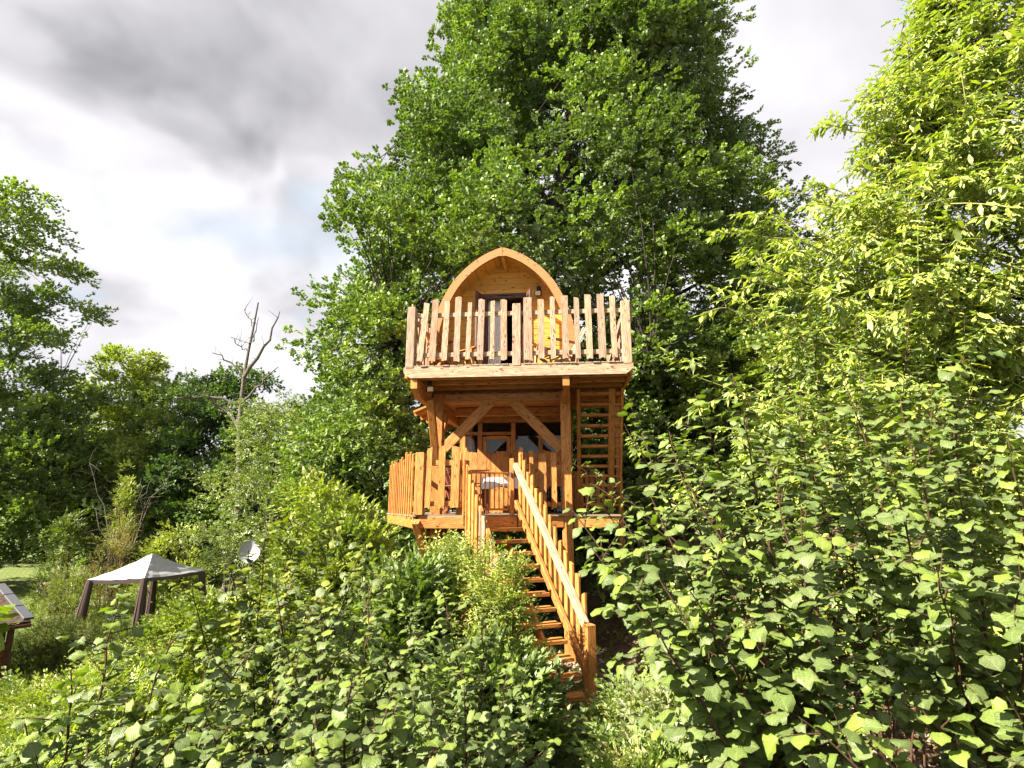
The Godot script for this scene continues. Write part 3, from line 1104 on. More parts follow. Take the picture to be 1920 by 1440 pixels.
func lower_deck(o: Node3D, low: float) -> void:
	var poly := PackedVector2Array([Vector2(-1.92, 0.30), Vector2(-0.93, 0.33), Vector2(-0.95, 0.46), Vector2(-0.10, 0.86), Vector2(0.90, 1.12), Vector2(1.88, 1.12), Vector2(1.88, 7.0), Vector2(-3.6, 7.0), Vector2(-3.6, 4.1)])
	var deckx := Transform3D(Basis(Vector3.RIGHT, Vector3(0, 0, -1), Vector3(0, 1, 0)), Vector3(0, low, 0))
	for k in 49:
		var z := 0.30 + 0.137 * k
		var strip := PackedVector2Array([Vector2(-4, z), Vector2(3, z), Vector2(3, z + 0.132), Vector2(-4, z + 0.132)])
		for q in Geometry2D.intersect_polygons(strip, poly):
			var mb := MB.new()
			prism(mb, q, -0.027, 0.0, deckx, tint(), false)
			part("deck_board", mb.mesh(M.grey_wood), o)
	# edge beams
	one_beam("rim_beam", o, L(-1.80, 2.517, 0.335), L(-0.93, 2.517, 0.36), 0.07, 0.21, M.honey)
	one_beam("rim_beam", o, L(-1.90, 2.517, 0.38), L(-3.55, 2.517, 4.10), 0.07, 0.21, M.honey)
	one_beam("rim_beam", o, L(-0.93, 2.517, 0.50), L(-0.08, 2.517, 0.91), 0.07, 0.21, M.honey)
	one_beam("rim_beam", o, L(-0.06, 2.517, 0.92), L(0.79, 2.517, 1.17), 0.07, 0.21, M.honey)
	one_beam("rim_beam", o, L(0.99, 2.517, 1.19), L(1.84, 2.517, 1.19), 0.07, 0.21, M.honey)
	for i in 5:
		one_beam("joist", o, L(-1.7 - 0.3 * i, 2.525, 1.6 + 0.6 * i), L(1.8, 2.525, 1.6 + 0.6 * i), 0.07, 0.19, M.honey)
	one_beam("floor_beam", o, L(-1.55, 2.33, 0.45), L(-1.55, 2.33, 4.3), 0.16, 0.18, M.honey)
	one_beam("floor_beam", o, L(0.873, 2.33, 1.36), L(0.873, 2.33, 4.3), 0.16, 0.18, M.honey)
	one_beam("brace", o, L(-1.84, 2.55, 0.30), L(-1.66, 1.35, 1.2), 0.14, 0.16, M.honey)
	one_beam("brace", o, L(-1.64, 2.40, 0.55), L(-1.60, 1.3, 1.2), 0.12, 0.14, M.honey)

	# front fence, left of the stairs
	var f := part("deck_fence", bar_mesh([[L(-1.72, 3.585, 0.33), L(-0.90, 3.58, 0.35), 0.045, 0.10], [L(-1.72, 2.85, 0.33), L(-0.90, 2.85, 0.35), 0.045, 0.09]], M.honey), o)
	one_beam("post", f, L(-1.805, 2.65, 0.33), L(-1.805, 3.775, 0.33), 0.165, 0.165, M.honey, Vector3.FORWARD)
	for p in [[-1.645, 0.10, 3.86, -0.02], [-1.395, 0.118, 3.895, 0.0], [-1.15, 0.148, 3.875, -0.01], [-0.962, 0.075, 3.86, 0.01]]:
		picket(f, Transform3D(Basis(Vector3.BACK, p[3]), L(p[0], 2.77, 0.285)), p[1], p[2] - 2.77, M.honey)
	# side fence, running back along the angled edge
	var a := Vector2(-1.96, 0.40)
	var b := Vector2(-3.55, 4.0)
	var sf := part("deck_fence", bar_mesh([[L(a.x + 0.06, 3.585, a.y), L(b.x + 0.06, 3.585, b.y), 0.045, 0.09], [L(a.x + 0.06, 2.85, a.y), L(b.x + 0.06, 2.85, b.y), 0.045, 0.09]], M.honey), o)
	var ang := atan2(-(b.y - a.y) * -1.0, b.x - a.x)
	for i in 13:
		var t := (i + 0.25) / 13.0
		var p := a.lerp(b, t)
		var y0 := low + rf(-0.06, 0.02)
		picket(sf, Transform3D(Basis(Vector3.UP, ang), L(p.x, y0, p.y)), rf(0.075, 0.11), rf(1.10, 1.24), M.honey)
	# fence between the stair head and the right post
	var rfn := part("deck_fence", bar_mesh([[L(-0.06, 3.56, 0.93), L(0.80, 3.54, 1.21), 0.045, 0.09], [L(-0.06, 2.86, 0.93), L(0.80, 2.84, 1.21), 0.045, 0.09]], M.honey), o)
	for p in [[0.0, 0.08, 3.90], [0.20, 0.075, 3.84], [0.41, 0.145, 3.80], [0.625, 0.105, 3.83]]:
		picket(rfn, Transform3D(Basis(), L(p[0], 2.77, 0.88 + 0.30 * p[0])), p[1], p[2] - 2.77, M.honey)

	var bf := part("deck_fence", bar_mesh([[L(1.05, 3.50, 4.6), L(1.85, 3.50, 4.6), 0.045, 0.09], [L(1.05, 2.85, 4.6), L(1.85, 2.85, 4.6), 0.045, 0.09]], M.honey), o)
	for i in 6:
		picket(bf, Transform3D(Basis(), L(1.1 + 0.135 * i, 2.7, 4.55)), rf(0.08, 0.11), rf(0.95, 1.02), M.honey)
	# stair gate
	var g0 := L(-0.885, 0, 0.50)
	var g1 := L(-0.235, 0, 0.84)
	var gd := (g1 - g0).normalized()
	var gate := part("stair_gate", bar_mesh([[g0 + Vector3(0, 3.42, 0), g1 + Vector3(0, 3.42, 0), 0.03, 0.04], [g0 + Vector3(0, 2.75, 0), g1 + Vector3(0, 2.75, 0), 0.03, 0.04]], M.honey), o)
	for i in 9:
		var p := g0.lerp(g1, i / 8.0)
		one_beam("baluster", gate, p + Vector3(0, 2.73, 0), p + Vector3(0, 3.40, 0), 0.022, 0.022, M.honey, Vector3.FORWARD)
	one_bar("latch", gate, Transform3D(Basis(), g1 + Vector3(0.05, 3.40, 0.04)), Vector3(0.035, 0.09, 0.03), M.steel)
	one_beam("gate_post", o, L(-0.165, 2.64, 0.88), L(-0.165, 3.70, 0.88), 0.085, 0.12, M.honey, Vector3.FORWARD)

func entrance_stairs(o: Node3D, low: float, hx: Transform3D) -> void:
	var sx := hx.affine_inverse() * Transform3D(Basis(Vector3.UP, deg_to_rad(20.8)), Vector3(0.063, 0, -10.85))
	var run := 2.73
	var st := MB.new()
	for x in [-0.62, -0.22]:                       # carriages under the treads
		beam(st, sx * Vector3(x, low - 0.42, 0.08), sx * Vector3(x, -0.12, run - 0.05), 0.05, 0.20, tint())
	var stair := part("entrance_stairs", st.mesh(M.honey), o)
	for i in 13:
		var y := 2.42 - 0.1975 * i
		var z := 0.01 + 0.2065 * i
		if y < -0.1:
			break
		var mb := MB.new()
		bar(mb, Transform3D(sx.basis, sx * Vector3(-0.415, y - 0.03, z + 0.1)), Vector3(1.07, 0.06, 0.235), tint(), 0.006)
		part("tread", mb.mesh(M.honey), stair)
	var top := 3.60
	var slope := (3.60 - 1.17) / run
	# right side: two sloping rails, boards outside them, a stout newel
	for q in [[3.58, 1.20, 0.09, 0.10, M.pale], [2.88, 0.58, 0.06, 0.12, M.honey]]:
		var mb := MB.new()
		beam(mb, sx * Vector3(-0.005, q[0], 0.02), sx * Vector3(-0.005, q[1], run - 0.03), q[2], q[3], tint())
		part("handrail", mb.mesh(q[4]), stair)
	for i in 14:
		var z := 0.12 + 0.187 * i
		var y := 3.60 - slope * z
		var h := rf(1.10, 1.18)
		var tp := y + rf(0.25, 0.38)
		if z > run - 0.1:
			break
		picket(stair, sx * Transform3D(Basis(Vector3.UP, PI / 2 + rf(-0.05, 0.05)), Vector3(0.058, tp - h, z)), rf(0.085, 0.12), h, M.honey, 0.03)
	var nw := MB.new()
	bar(nw, Transform3D(sx.basis, sx * Vector3(0.0, 0.44, run + 0.06)), Vector3(0.135, 1.58, 0.135), tint(), 0.008)
	part("newel_post", nw.mesh(M.honey), stair)
	# left side
	for q in [[3.58, 1.20, 0.06, 0.09], [2.97, 0.66, 0.06, 0.10]]:
		var mb := MB.new()
		beam(mb, sx * Vector3(-0.99, q[0], 0.02), sx * Vector3(-0.99, q[1], run - 0.03), q[2], q[3], tint())
		part("handrail", mb.mesh(M.honey), stair)
	for i in 15:
		var z := -0.30 + 0.20 * i
		var y := 3.60 - slope * maxf(z, 0.0)
		var h := rf(1.0, 1.25)
		picket(stair, sx * Transform3D(Basis(Vector3.UP, PI / 2 + rf(-0.25, 0.25)), Vector3(-1.04, y + rf(0.12, 0.24) - h, z)), rf(0.08, 0.11), h, M.honey if i < 7 or i % 3 == 0 else M.pale, 0.03)
	var nl := MB.new()
	bar(nl, Transform3D(sx.basis, sx * Vector3(-0.99, 0.44, run + 0.06)), Vector3(0.135, 1.58, 0.135), tint(), 0.008)
	part("newel_post", nl.mesh(M.honey), stair)

func deck_stairs(o: Node3D, low: float) -> void:
	# steep open stairs from the lower deck up to the pod deck
	var st := MB.new()
	var a := L(0, 5.12, 1.15)
	var b := L(0, low, 2.75)
	for q in [[1.135, 0.07], [1.80, 0.13]]:
		beam(st, a + Vector3(q[0], 0, 0), b + Vector3(q[0], 0, 0), q[1], 0.16, tint(), Vector3.FORWARD)
	var stair := part("deck_stairs", st.mesh(M.honey), o)
	for i in 12:
		var t := (i + 0.6) / 12.6
		var p := a.lerp(b, t)
		one_bar("tread", stair, Transform3D(Basis(), p + Vector3(1.475, 0, -0.02)), Vector3(0.60, 0.055, 0.2), M.honey)
		one_bar("tread_end", stair, Transform3D(Basis(), p + Vector3(1.925, -0.01, -0.02)), Vector3(0.115, 0.05, 0.16), M.honey)
	one_beam("outer_stringer", stair, a + Vector3(2.0, 0, 0), b + Vector3(2.0, 0, 0), 0.05, 0.15, M.honey, Vector3.FORWARD)
	one_beam("post", o, L(2.04, -0.1, 3.0), L(2.04, 5.12, 3.0), 0.12, 0.12, M.honey, Vector3.FORWARD)

func lower_cabin(o: Node3D, low: float) -> void:
	var z := 4.1
	var x0 := -1.75
	var x1 := 0.98
	# front: header, studs, glazing, door; then boarded sides, back, ceiling
	one_beam("header_beam", o, L(-2.1, 4.97, z - 0.06), L(x1 + 0.1, 4.97, z - 0.06), 0.14, 0.22, M.honey)
	for x in [-1.70, -1.28, -0.44, 0.24, 0.93]:
		one_beam("stud", o, L(x, low, z), L(x, 4.86, z), 0.11, 0.1, M.honey, Vector3.FORWARD)
	one_beam("transom_bar", o, L(-1.64, 4.60, z), L(-0.50, 4.60, z), 0.09, 0.08, M.honey)
	var door := MB.new()
	for q in [[-1.165, 0.105, 3.60, 1.84], [-0.555, 0.105, 3.60, 1.84]]:
		bar(door, Transform3D(Basis(), L(q[0], q[2], z + 0.01)), Vector3(q[1], q[3], 0.06))
	for q in [[4.49, 0.10], [2.74, 0.14]]:
		bar(door, Transform3D(Basis(), L(-0.86, q[0], z + 0.01)), Vector3(0.505, q[1], 0.058))
	var dr := part("cabin_door", door.mesh(M.honey), o)
	part("pane", glass_box(L(-0.86, 3.625, z + 0.01), Vector3(0.505, 1.63, 0.008)), dr)
	one_bar("handle", dr, Transform3D(Basis(), L(-0.60, 3.6, z - 0.05)), Vector3(0.03, 0.14, 0.04), M.steel)
	for q in [[-1.49, 3.60, 0.30, 1.90], [-0.10, 3.75, 0.57, 2.18], [0.585, 3.75, 0.58, 2.18], [-0.86, 4.75, 0.72, 0.20]]:
		part("window_pane", glass_box(L(q[0], q[1], z), Vector3(q[2], q[3], 0.008)), o)
	# uneven upright boards before the glazing, standing in for the fence reflected there
	for i in 22:
		var x := -1.62 + 0.115 * i
		if absf(x + 0.47) < 0.05:
			continue
		var h := 1.46 + 0.035 * sin(i * 1.9) + rf(-0.02, 0.03)
		var mb := MB.new()
		var foot := 0.0 if x < -0.4 else 0.62
		prism(mb, picket_shape(0.111, h - foot), -0.012, 0.012, Transform3D(Basis(), L(x, low + foot, z - 0.09)), tint())
		part("wainscot_board", mb.mesh(M.honey), o)
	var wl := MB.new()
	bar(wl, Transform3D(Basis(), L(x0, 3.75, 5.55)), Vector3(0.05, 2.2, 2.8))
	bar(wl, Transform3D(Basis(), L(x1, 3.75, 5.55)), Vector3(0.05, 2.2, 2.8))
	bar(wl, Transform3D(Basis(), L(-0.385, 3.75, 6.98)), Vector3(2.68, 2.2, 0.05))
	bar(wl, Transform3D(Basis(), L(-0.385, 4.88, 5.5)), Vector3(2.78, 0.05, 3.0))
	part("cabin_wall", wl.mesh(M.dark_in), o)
	for i in 17:
		for s in 2:
			one_bar("cladding_board", o, Transform3D(Basis(), L((x0 - 0.04) if s == 0 else (x1 + 0.04), low + 0.065 + 0.13 * i, 5.55)), Vector3(0.026, 0.126, 2.82), M.honey)
	# porch ceiling boards
	for i in 11:
		one_bar("ceiling_board", o, Transform3D(Basis(), L(-0.5, 5.085, 1.5 + 0.24 * i)), Vector3(2.66, 0.022, 0.235), M.honey)
	# eaves of the lower roof on either side, with rafter tails
	for s in [-1.0]:
		var e0: float = (-1.55 if s < 0 else 2.02)
		var e1: float = (-2.92 if s < 0 else 3.1)
		var mb := MB.new()
		beam(mb, L((e0 + e1) * 0.5, 5.40, 3.7), L((e0 + e1) * 0.5, 5.40, 7.3), absf(e1 - e0) * 1.08, 0.05, tint(), Vector3(-s * -0.42, 1, 0))
		part("eave", mb.mesh(M.honey), o)
		for k in 6:
			one_beam("rafter", o, L(e0, 5.58, 3.85 + 0.62 * k), L(e1, 5.06, 3.85 + 0.62 * k), 0.07, 0.1, M.honey)

func glass_box(c: Vector3, s: Vector3) -> ArrayMesh:
	var mb := MB.new()
	bar(mb, Transform3D(Basis(), c), s, Color.WHITE, 0.001)
	return mb.mesh(M.glass)

# ------------------------------------------------------------------ furniture and small things
func slat_chair(label: String, x: Transform3D, material: Material, group: String) -> Node3D:
	var o := thing("garden_chair", label, "chair", x, group)      # faces +z
	for s in [-1.0, 1.0]:
		one_beam("leg", o, Vector3(0.27 * s, 0, 0.30), Vector3(0.27 * s, 0.56, 0.26), 0.05, 0.05, material, Vector3.RIGHT)
		one_beam("leg", o, Vector3(0.27 * s, 0, -0.42), Vector3(0.27 * s, 0.40, 0.28), 0.03, 0.08, material)
		one_beam("armrest", o, Vector3(0.31 * s, 0.575, 0.36), Vector3(0.31 * s, 0.565, -0.36), 0.11, 0.024, material)
		one_beam("leg", o, Vector3(0.25 * s, 0.0, -0.30), Vector3(0.25 * s, 0.56, -0.34), 0.05, 0.05, material, Vector3.RIGHT)
	for i in 6:
		one_bar("seat_slat", o, Transform3D(Basis(Vector3.RIGHT, 0.2), Vector3(0, 0.385 - 0.017 * i, 0.30 - 0.092 * i)), Vector3(0.5, 0.02, 0.075), material)
	for i in 6:
		var xx := -0.235 + 0.094 * i
		one_beam("back_slat", o, Vector3(xx * 0.9, 0.27, -0.20), Vector3(xx * 1.15, 0.98 - 0.5 * xx * xx * 4.0 * 0.25, -0.58), 0.078, 0.02, material, Vector3(0, 0.5, 1))
	one_beam("back_rail", o, Vector3(-0.3, 0.53, -0.37), Vector3(0.3, 0.53, -0.37), 0.03, 0.06, material)
	return o

func deck_things() -> void:
	R.seed = 202
	var hx := Transform3D(Basis(Vector3.UP, deg_to_rad(-5.5)), Vector3(0.08, 0, -10.0))
	var up := 5.347
	slat_chair("pale slatted lounge chair on the upper deck right of the doorway", hx * Transform3D(Basis(Vector3.UP, -0.95), L(0.70, up, 0.78)), M.pale, "slatted chairs on the upper deck")
	slat_chair("slatted lounge chair on the upper deck left of the doorway", hx * Transform3D(Basis(Vector3.UP, 0.9), L(-1.35, up, 0.80)), M.honey, "slatted chairs on the upper deck")
	var low := 2.651
	slat_chair("red brown slatted chair on the lower deck behind the left pickets", hx * Transform3D(Basis(Vector3.UP, 0.8), L(-1.25, low, 1.9)), M.red_wood, "red brown furniture on the lower deck")
	slat_chair("red brown slatted chair farther back on the lower deck by the cabin wall", hx * Transform3D(Basis(Vector3.UP, 0.3), L(-2.1, low, 2.9)), M.red_wood, "red brown furniture on the lower deck")
	var t := thing("garden_table", "dark garden table under white cloth behind the stair gate", "table", hx * Transform3D(Basis(Vector3.UP, 0.2), L(-0.50, low, 2.1)))
	for q in [[-0.33, -0.3], [0.33, -0.3], [-0.33, 0.3], [0.33, 0.3]]:
		one_beam("leg", t, Vector3(q[0], 0, q[1]), Vector3(q[0], 0.70, q[1]), 0.06, 0.06, M.red_wood, Vector3.FORWARD)
	one_bar("tabletop", t, Transform3D(Basis(), Vector3(0, 0.715, 0)), Vector3(0.80, 0.03, 0.74), M.red_wood)
	var c := thing("tablecloth", "white tablecloth hanging over the table behind the stair gate", "tablecloth", t.transform)
	var mb := MB.new()
	bar(mb, Transform3D(Basis(), Vector3(0, 0.737, 0)), Vector3(0.85, 0.008, 0.79), Color.WHITE, 0.003)
	var rim_pts := []
	for i in 48:
		var a := TAU * i / 48.0
		var q := Vector2(cos(a), sin(a))
		var k := minf(0.43 / maxf(absf(q.x), 0.001), 0.40 / maxf(absf(q.y), 0.001))
		rim_pts.append(q * k)
	for i in 48:
		var p: Vector2 = rim_pts[i]
		var q: Vector2 = rim_pts[(i + 1) % 48]
		var w0 := 1.03 + 0.03 * sin(i * 1.3)
		var w1 := 1.03 + 0.03 * sin(((i + 1) % 48) * 1.3)
		var d0 := 0.17 + 0.07 * pow(absf(sin(TAU * i / 24.0)), 2.0)
		var d1 := 0.17 + 0.07 * pow(absf(sin(TAU * (i + 1) / 24.0)), 2.0)
		var out := Vector3(p.x, 0.2, p.y)
		mb.face([Vector3(p.x, 0.738, p.y), Vector3(q.x, 0.738, q.y), Vector3(q.x * w1, 0.738 - d1, q.y * w1), Vector3(p.x * w0, 0.738 - d0, p.y * w0)], [Vector2.ZERO, Vector2.ZERO, Vector2.ZERO, Vector2.ZERO], out, Color.WHITE)
		mb.face([Vector3(p.x, 0.738, p.y) * Vector3(0.99, 1, 0.99), Vector3(q.x, 0.738, q.y) * Vector3(0.99, 1, 0.99), Vector3(q.x * w1 * 0.99, 0.738 - d1, q.y * w1 * 0.99), Vector3(p.x * w0 * 0.99, 0.738 - d0, p.y * w0 * 0.99)], [Vector2.ZERO, Vector2.ZERO, Vector2.ZERO, Vector2.ZERO], -out, Color.WHITE)
	part("cloth", mb.mesh(M.cloth), c)
	var st := thing("shelf_unit", "low red brown shelf standing on the lower deck behind the corner post", "shelf", hx * Transform3D(Basis(Vector3.UP, 0.1), L(-1.25, low, 3.3)))
	for s in [-1.0, 1.0]:
		one_bar("side_panel", st, Transform3D(Basis(), Vector3(0.3 * s, 0.5, 0)), Vector3(0.03, 1.0, 0.34), M.red_wood)
	for i in 4:
		one_bar("shelf_board", st, Transform3D(Basis(), Vector3(0, 0.08 + 0.3 * i, 0)), Vector3(0.568, 0.025, 0.32), M.red_wood)

func gazebo() -> void:
	R.seed = 303
	var A := Vector3(-17.9, -0.2, -25.0)
	var B := Vector3(-15.8, -0.2, -25.5)
	var C := Vector3(-14.85, -0.2, -28.6)
	var D := A + C - B
	var mid := (A + C) * 0.5
	var foot := Vector3(mid.x, ground_y(mid.x, -mid.z), mid.z)
	var o := thing("gazebo", "pale grey canvas garden gazebo with brown valance and tied curtains", "gazebo", Transform3D(Basis(), foot))
	var apex := mid + Vector3(0, 0.93, 0) - foot
	var cs := [A - foot, B - foot, C - foot, D - foot]
	var mb := MB.new()
	var va := MB.new()
	for i in 4:
		var p: Vector3 = cs[i]
		var q: Vector3 = cs[(i + 1) % 4]
		var n := 8
		for r in n:
			for k in n:
				var f := func(rr: float, kk: float) -> Vector3:
					var e := p.lerp(q, kk)
					var x := e.lerp(apex, rr)
					x.y -= 0.09 * sin(PI * rr) + 0.05 * sin(PI * kk) * (1.0 - rr) + 0.022 * sin(kk * 23.0 + i) * (1.0 - rr) + 0.012 * sin(rr * 19.0 + kk * 7.0)
					return x
				var ps := [(f as Callable).call(r / 8.0, k / 8.0), (f as Callable).call(r / 8.0, (k + 1) / 8.0), (f as Callable).call((r + 1) / 8.0, (k + 1) / 8.0), (f as Callable).call((r + 1) / 8.0, k / 8.0)]
				var lower := []
				for w in ps:
					lower.append(w - Vector3(0, 0.012, 0))
				if r == 7:
					ps.remove_at(3)
					lower.remove_at(3)
				var uv := [Vector2.ZERO, Vector2.ZERO, Vector2.ZERO, Vector2.ZERO]
				mb.face(ps, uv, Vector3.UP, Color.WHITE)
				mb.face(lower, uv, Vector3.DOWN, Color.WHITE)
		for k in 12:
			var a := p.lerp(q, k / 12.0)
			var b := p.lerp(q, (k + 1) / 12.0)
			a.y -= 0.05 * sin(PI * k / 12.0)
			b.y -= 0.05 * sin(PI * (k + 1) / 12.0)
			beam(va, a - Vector3(0, 0.085, 0), b - Vector3(0, 0.085, 0), 0.012, 0.16)
	part("canopy", mb.mesh(M.canvas), o)
	part("valance", va.mesh(M.valance), o)
	for p in cs:
		var c: Vector3 = p
		var base := Vector3(c.x + (c.x - apex.x) * 0.03, ground_y(foot.x + c.x, -(foot.z + c.z)) - foot.y - 0.05, c.z + (c.z - apex.z) * 0.03)
		one_beam("post", o, base, Vector3(c.x, c.y - 0.1, c.z) + (apex - c) * 0.03, 0.06, 0.06, M.black, Vector3.FORWARD)
		var cu := MB.new()                         # curtain gathered round the post, in folds
		for k in 9:
			var a := TAU * k / 9.0
			var off := Vector3(cos(a), 0, sin(a))
			beam(cu, base + off * rf(0.16, 0.24), Vector3(c.x, c.y - 0.1, c.z) + (apex - c) * 0.05 + off * 0.10, 0.09, 0.05, Color.WHITE * rf(0.7, 1.2), off)
		part("curtain", cu.mesh(M.drape), o)

func plastic_chair(label: String, at: Vector3, turn: float) -> void:
	var o := thing("plastic_chair", label, "chair", Transform3D(Basis(Vector3.UP, turn), at), "plastic chairs by the gazebo")
	for s in [-1.0, 1.0]:
		for t in [-1.0, 1.0]:
			one_beam("leg", o, Vector3(0.26 * s, 0, 0.26 * t), Vector3(0.23 * s, 0.43, 0.2 * t), 0.05, 0.04, M.plastic, Vector3.RIGHT)
		part("armrest", tube_mesh([Vector3(0.3 * s, 0.62, 0.25), Vector3(0.33 * s, 0.65, 0), Vector3(0.27 * s, 0.68, -0.25)], 0.03, 0.03, M.plastic), o)
	one_bar("seat", o, Transform3D(Basis(), Vector3(0, 0.44, 0)), Vector3(0.5, 0.03, 0.48), M.plastic)
	var arc := []
	for i in 13:
		var a := PI * i / 12.0
		arc.append(Vector3(cos(a) * 0.29, 0.45 + sin(a) * 0.48, -0.24 - sin(a) * 0.1))
	part("backrest", tube_mesh(arc, 0.028, 0.028, M.plastic), o)
	for i in 5:
		var x := -0.18 + 0.09 * i
		one_beam("back_slat", o, Vector3(x, 0.45, -0.24), Vector3(x * 1.1, 0.88 - x * x * 2.5, -0.33), 0.045, 0.012, M.plastic, Vector3.BACK)

func tube_mesh(path: Array, r0: float, r1: float, material: Material) -> ArrayMesh:
	var mb := MB.new()
	tube(mb, path, r0, r1, 8)
	return mb.mesh(material)

func small_things() -> void:
	R.seed = 404
	plastic_chair("dark green plastic garden chair in front of the gazebo", at_ground(-15.9, 24.3), 2.6)
	plastic_chair("dark plastic garden chair lower down beside the first by the gazebo post", at_ground(-15.0, 22.8), 2.9)
	# satellite dish
	var foot := at_ground(-8.9, 20.0)
	var o := thing("satellite_dish", "white satellite dish on a pole above the shrubs right of the gazebo", "satellite dish", Transform3D(Basis(), foot))
	var top := 1.28 - foot.y
	part("pole", tube_mesh([Vector3(0, -0.2, 0), Vector3(0, top, 0)], 0.025, 0.025, M.steel), o)
	var mb := MB.new()
	var dx := Transform3D(Basis.from_euler(Vector3(-0.35, 0.35, 0)), Vector3(0, top, 0.06))
	for r in 5:
		for k in 24:
			var f := func(rr: float, kk: float) -> Vector3:
				return dx * Vector3(cos(kk) * rr * 0.33, sin(kk) * rr * 0.38, 0.11 * rr * rr)
			var a0 := TAU * k / 24.0
			var a1 := TAU * (k + 1) / 24.0
			var ps := [(f as Callable).call(r / 5.0, a0), (f as Callable).call(r / 5.0, a1), (f as Callable).call((r + 1) / 5.0, a1), (f as Callable).call((r + 1) / 5.0, a0)]
			if r == 0:
				ps.remove_at(0)
			var bk := []
			for p in ps:
				bk.append(p - dx.basis.z * 0.012)
			var uv := [Vector2.ZERO, Vector2.ZERO, Vector2.ZERO, Vector2.ZERO]
			mb.face(ps, uv, dx.basis.z, Color.WHITE)
			mb.face(bk, uv, -dx.basis.z, Color.WHITE)
	part("dish", mb.mesh(M.dish), o)
	part("arm", tube_mesh([dx * Vector3(0, -0.36, 0.1), dx * Vector3(0, -0.1, 0.45)], 0.012, 0.012, M.steel), o)
	part("receiver", tube_mesh([dx * Vector3(0, -0.10, 0.38), dx * Vector3(0, -0.10, 0.5)], 0.035, 0.03, M.black), o)
	# bird house on a post and a low wooden box on the lawn edge, far left
	var p1 := at_ground(-23.2, 29.6)
	var h := thing("nest_box", "small pale wooden box on a post between the two left trunks", "box", Transform3D(Basis(Vector3.UP, 0.4), p1))
	one_beam("post", h, Vector3(0, -0.3, 0), Vector3(0, 0.75, 0), 0.1, 0.1, M.pale, Vector3.FORWARD)
	one_bar("box_body", h, Transform3D(Basis(), Vector3(0, 1.0, 0)), Vector3(0.34, 0.5, 0.3), M.pale)
	one_bar("lid", h, Transform3D(Basis(Vector3.RIGHT, 0.2), Vector3(0, 1.29, 0)), Vector3(0.42, 0.04, 0.4), M.grey_wood)
	var p2 := at_ground(-22.7, 30.2)
	var k := thing("wooden_planter", "low red brown wooden planter on the grass beside the pale box", "planter", Transform3D(Basis(Vector3.UP, 0.2), p2))
	for s in [-1.0, 1.0]:
		one_bar("side_board", k, Transform3D(Basis(), Vector3(0, 0.25, 0.25 * s)), Vector3(0.6, 0.5, 0.04), M.honey)
		one_bar("end_board", k, Transform3D(Basis(), Vector3(0.28 * s, 0.25, 0)), Vector3(0.038, 0.5, 0.458), M.honey)
	one_bar("soil", k, Transform3D(Basis(), Vector3(0, 0.2, 0)), Vector3(0.5, 0.34, 0.44), M.dark_in)
	# folded green cover on the ground between the dark shrubs
	var cv := thing("green_tarpaulin", "folded dark green tarpaulin on the grass in front of the gazebo", "tarpaulin", Transform3D(Basis(Vector3.UP, 0.5), at_ground(-12.6, 19.5)))
	part("sheet", bar_mesh([[Vector3(-0.8, 0.12, 0), Vector3(0.8, 0.2, 0), 0.8, 0.1], [Vector3(-0.7, 0.25, 0.05), Vector3(0.6, 0.3, 0.02), 0.6, 0.08]], M.plastic), cv)

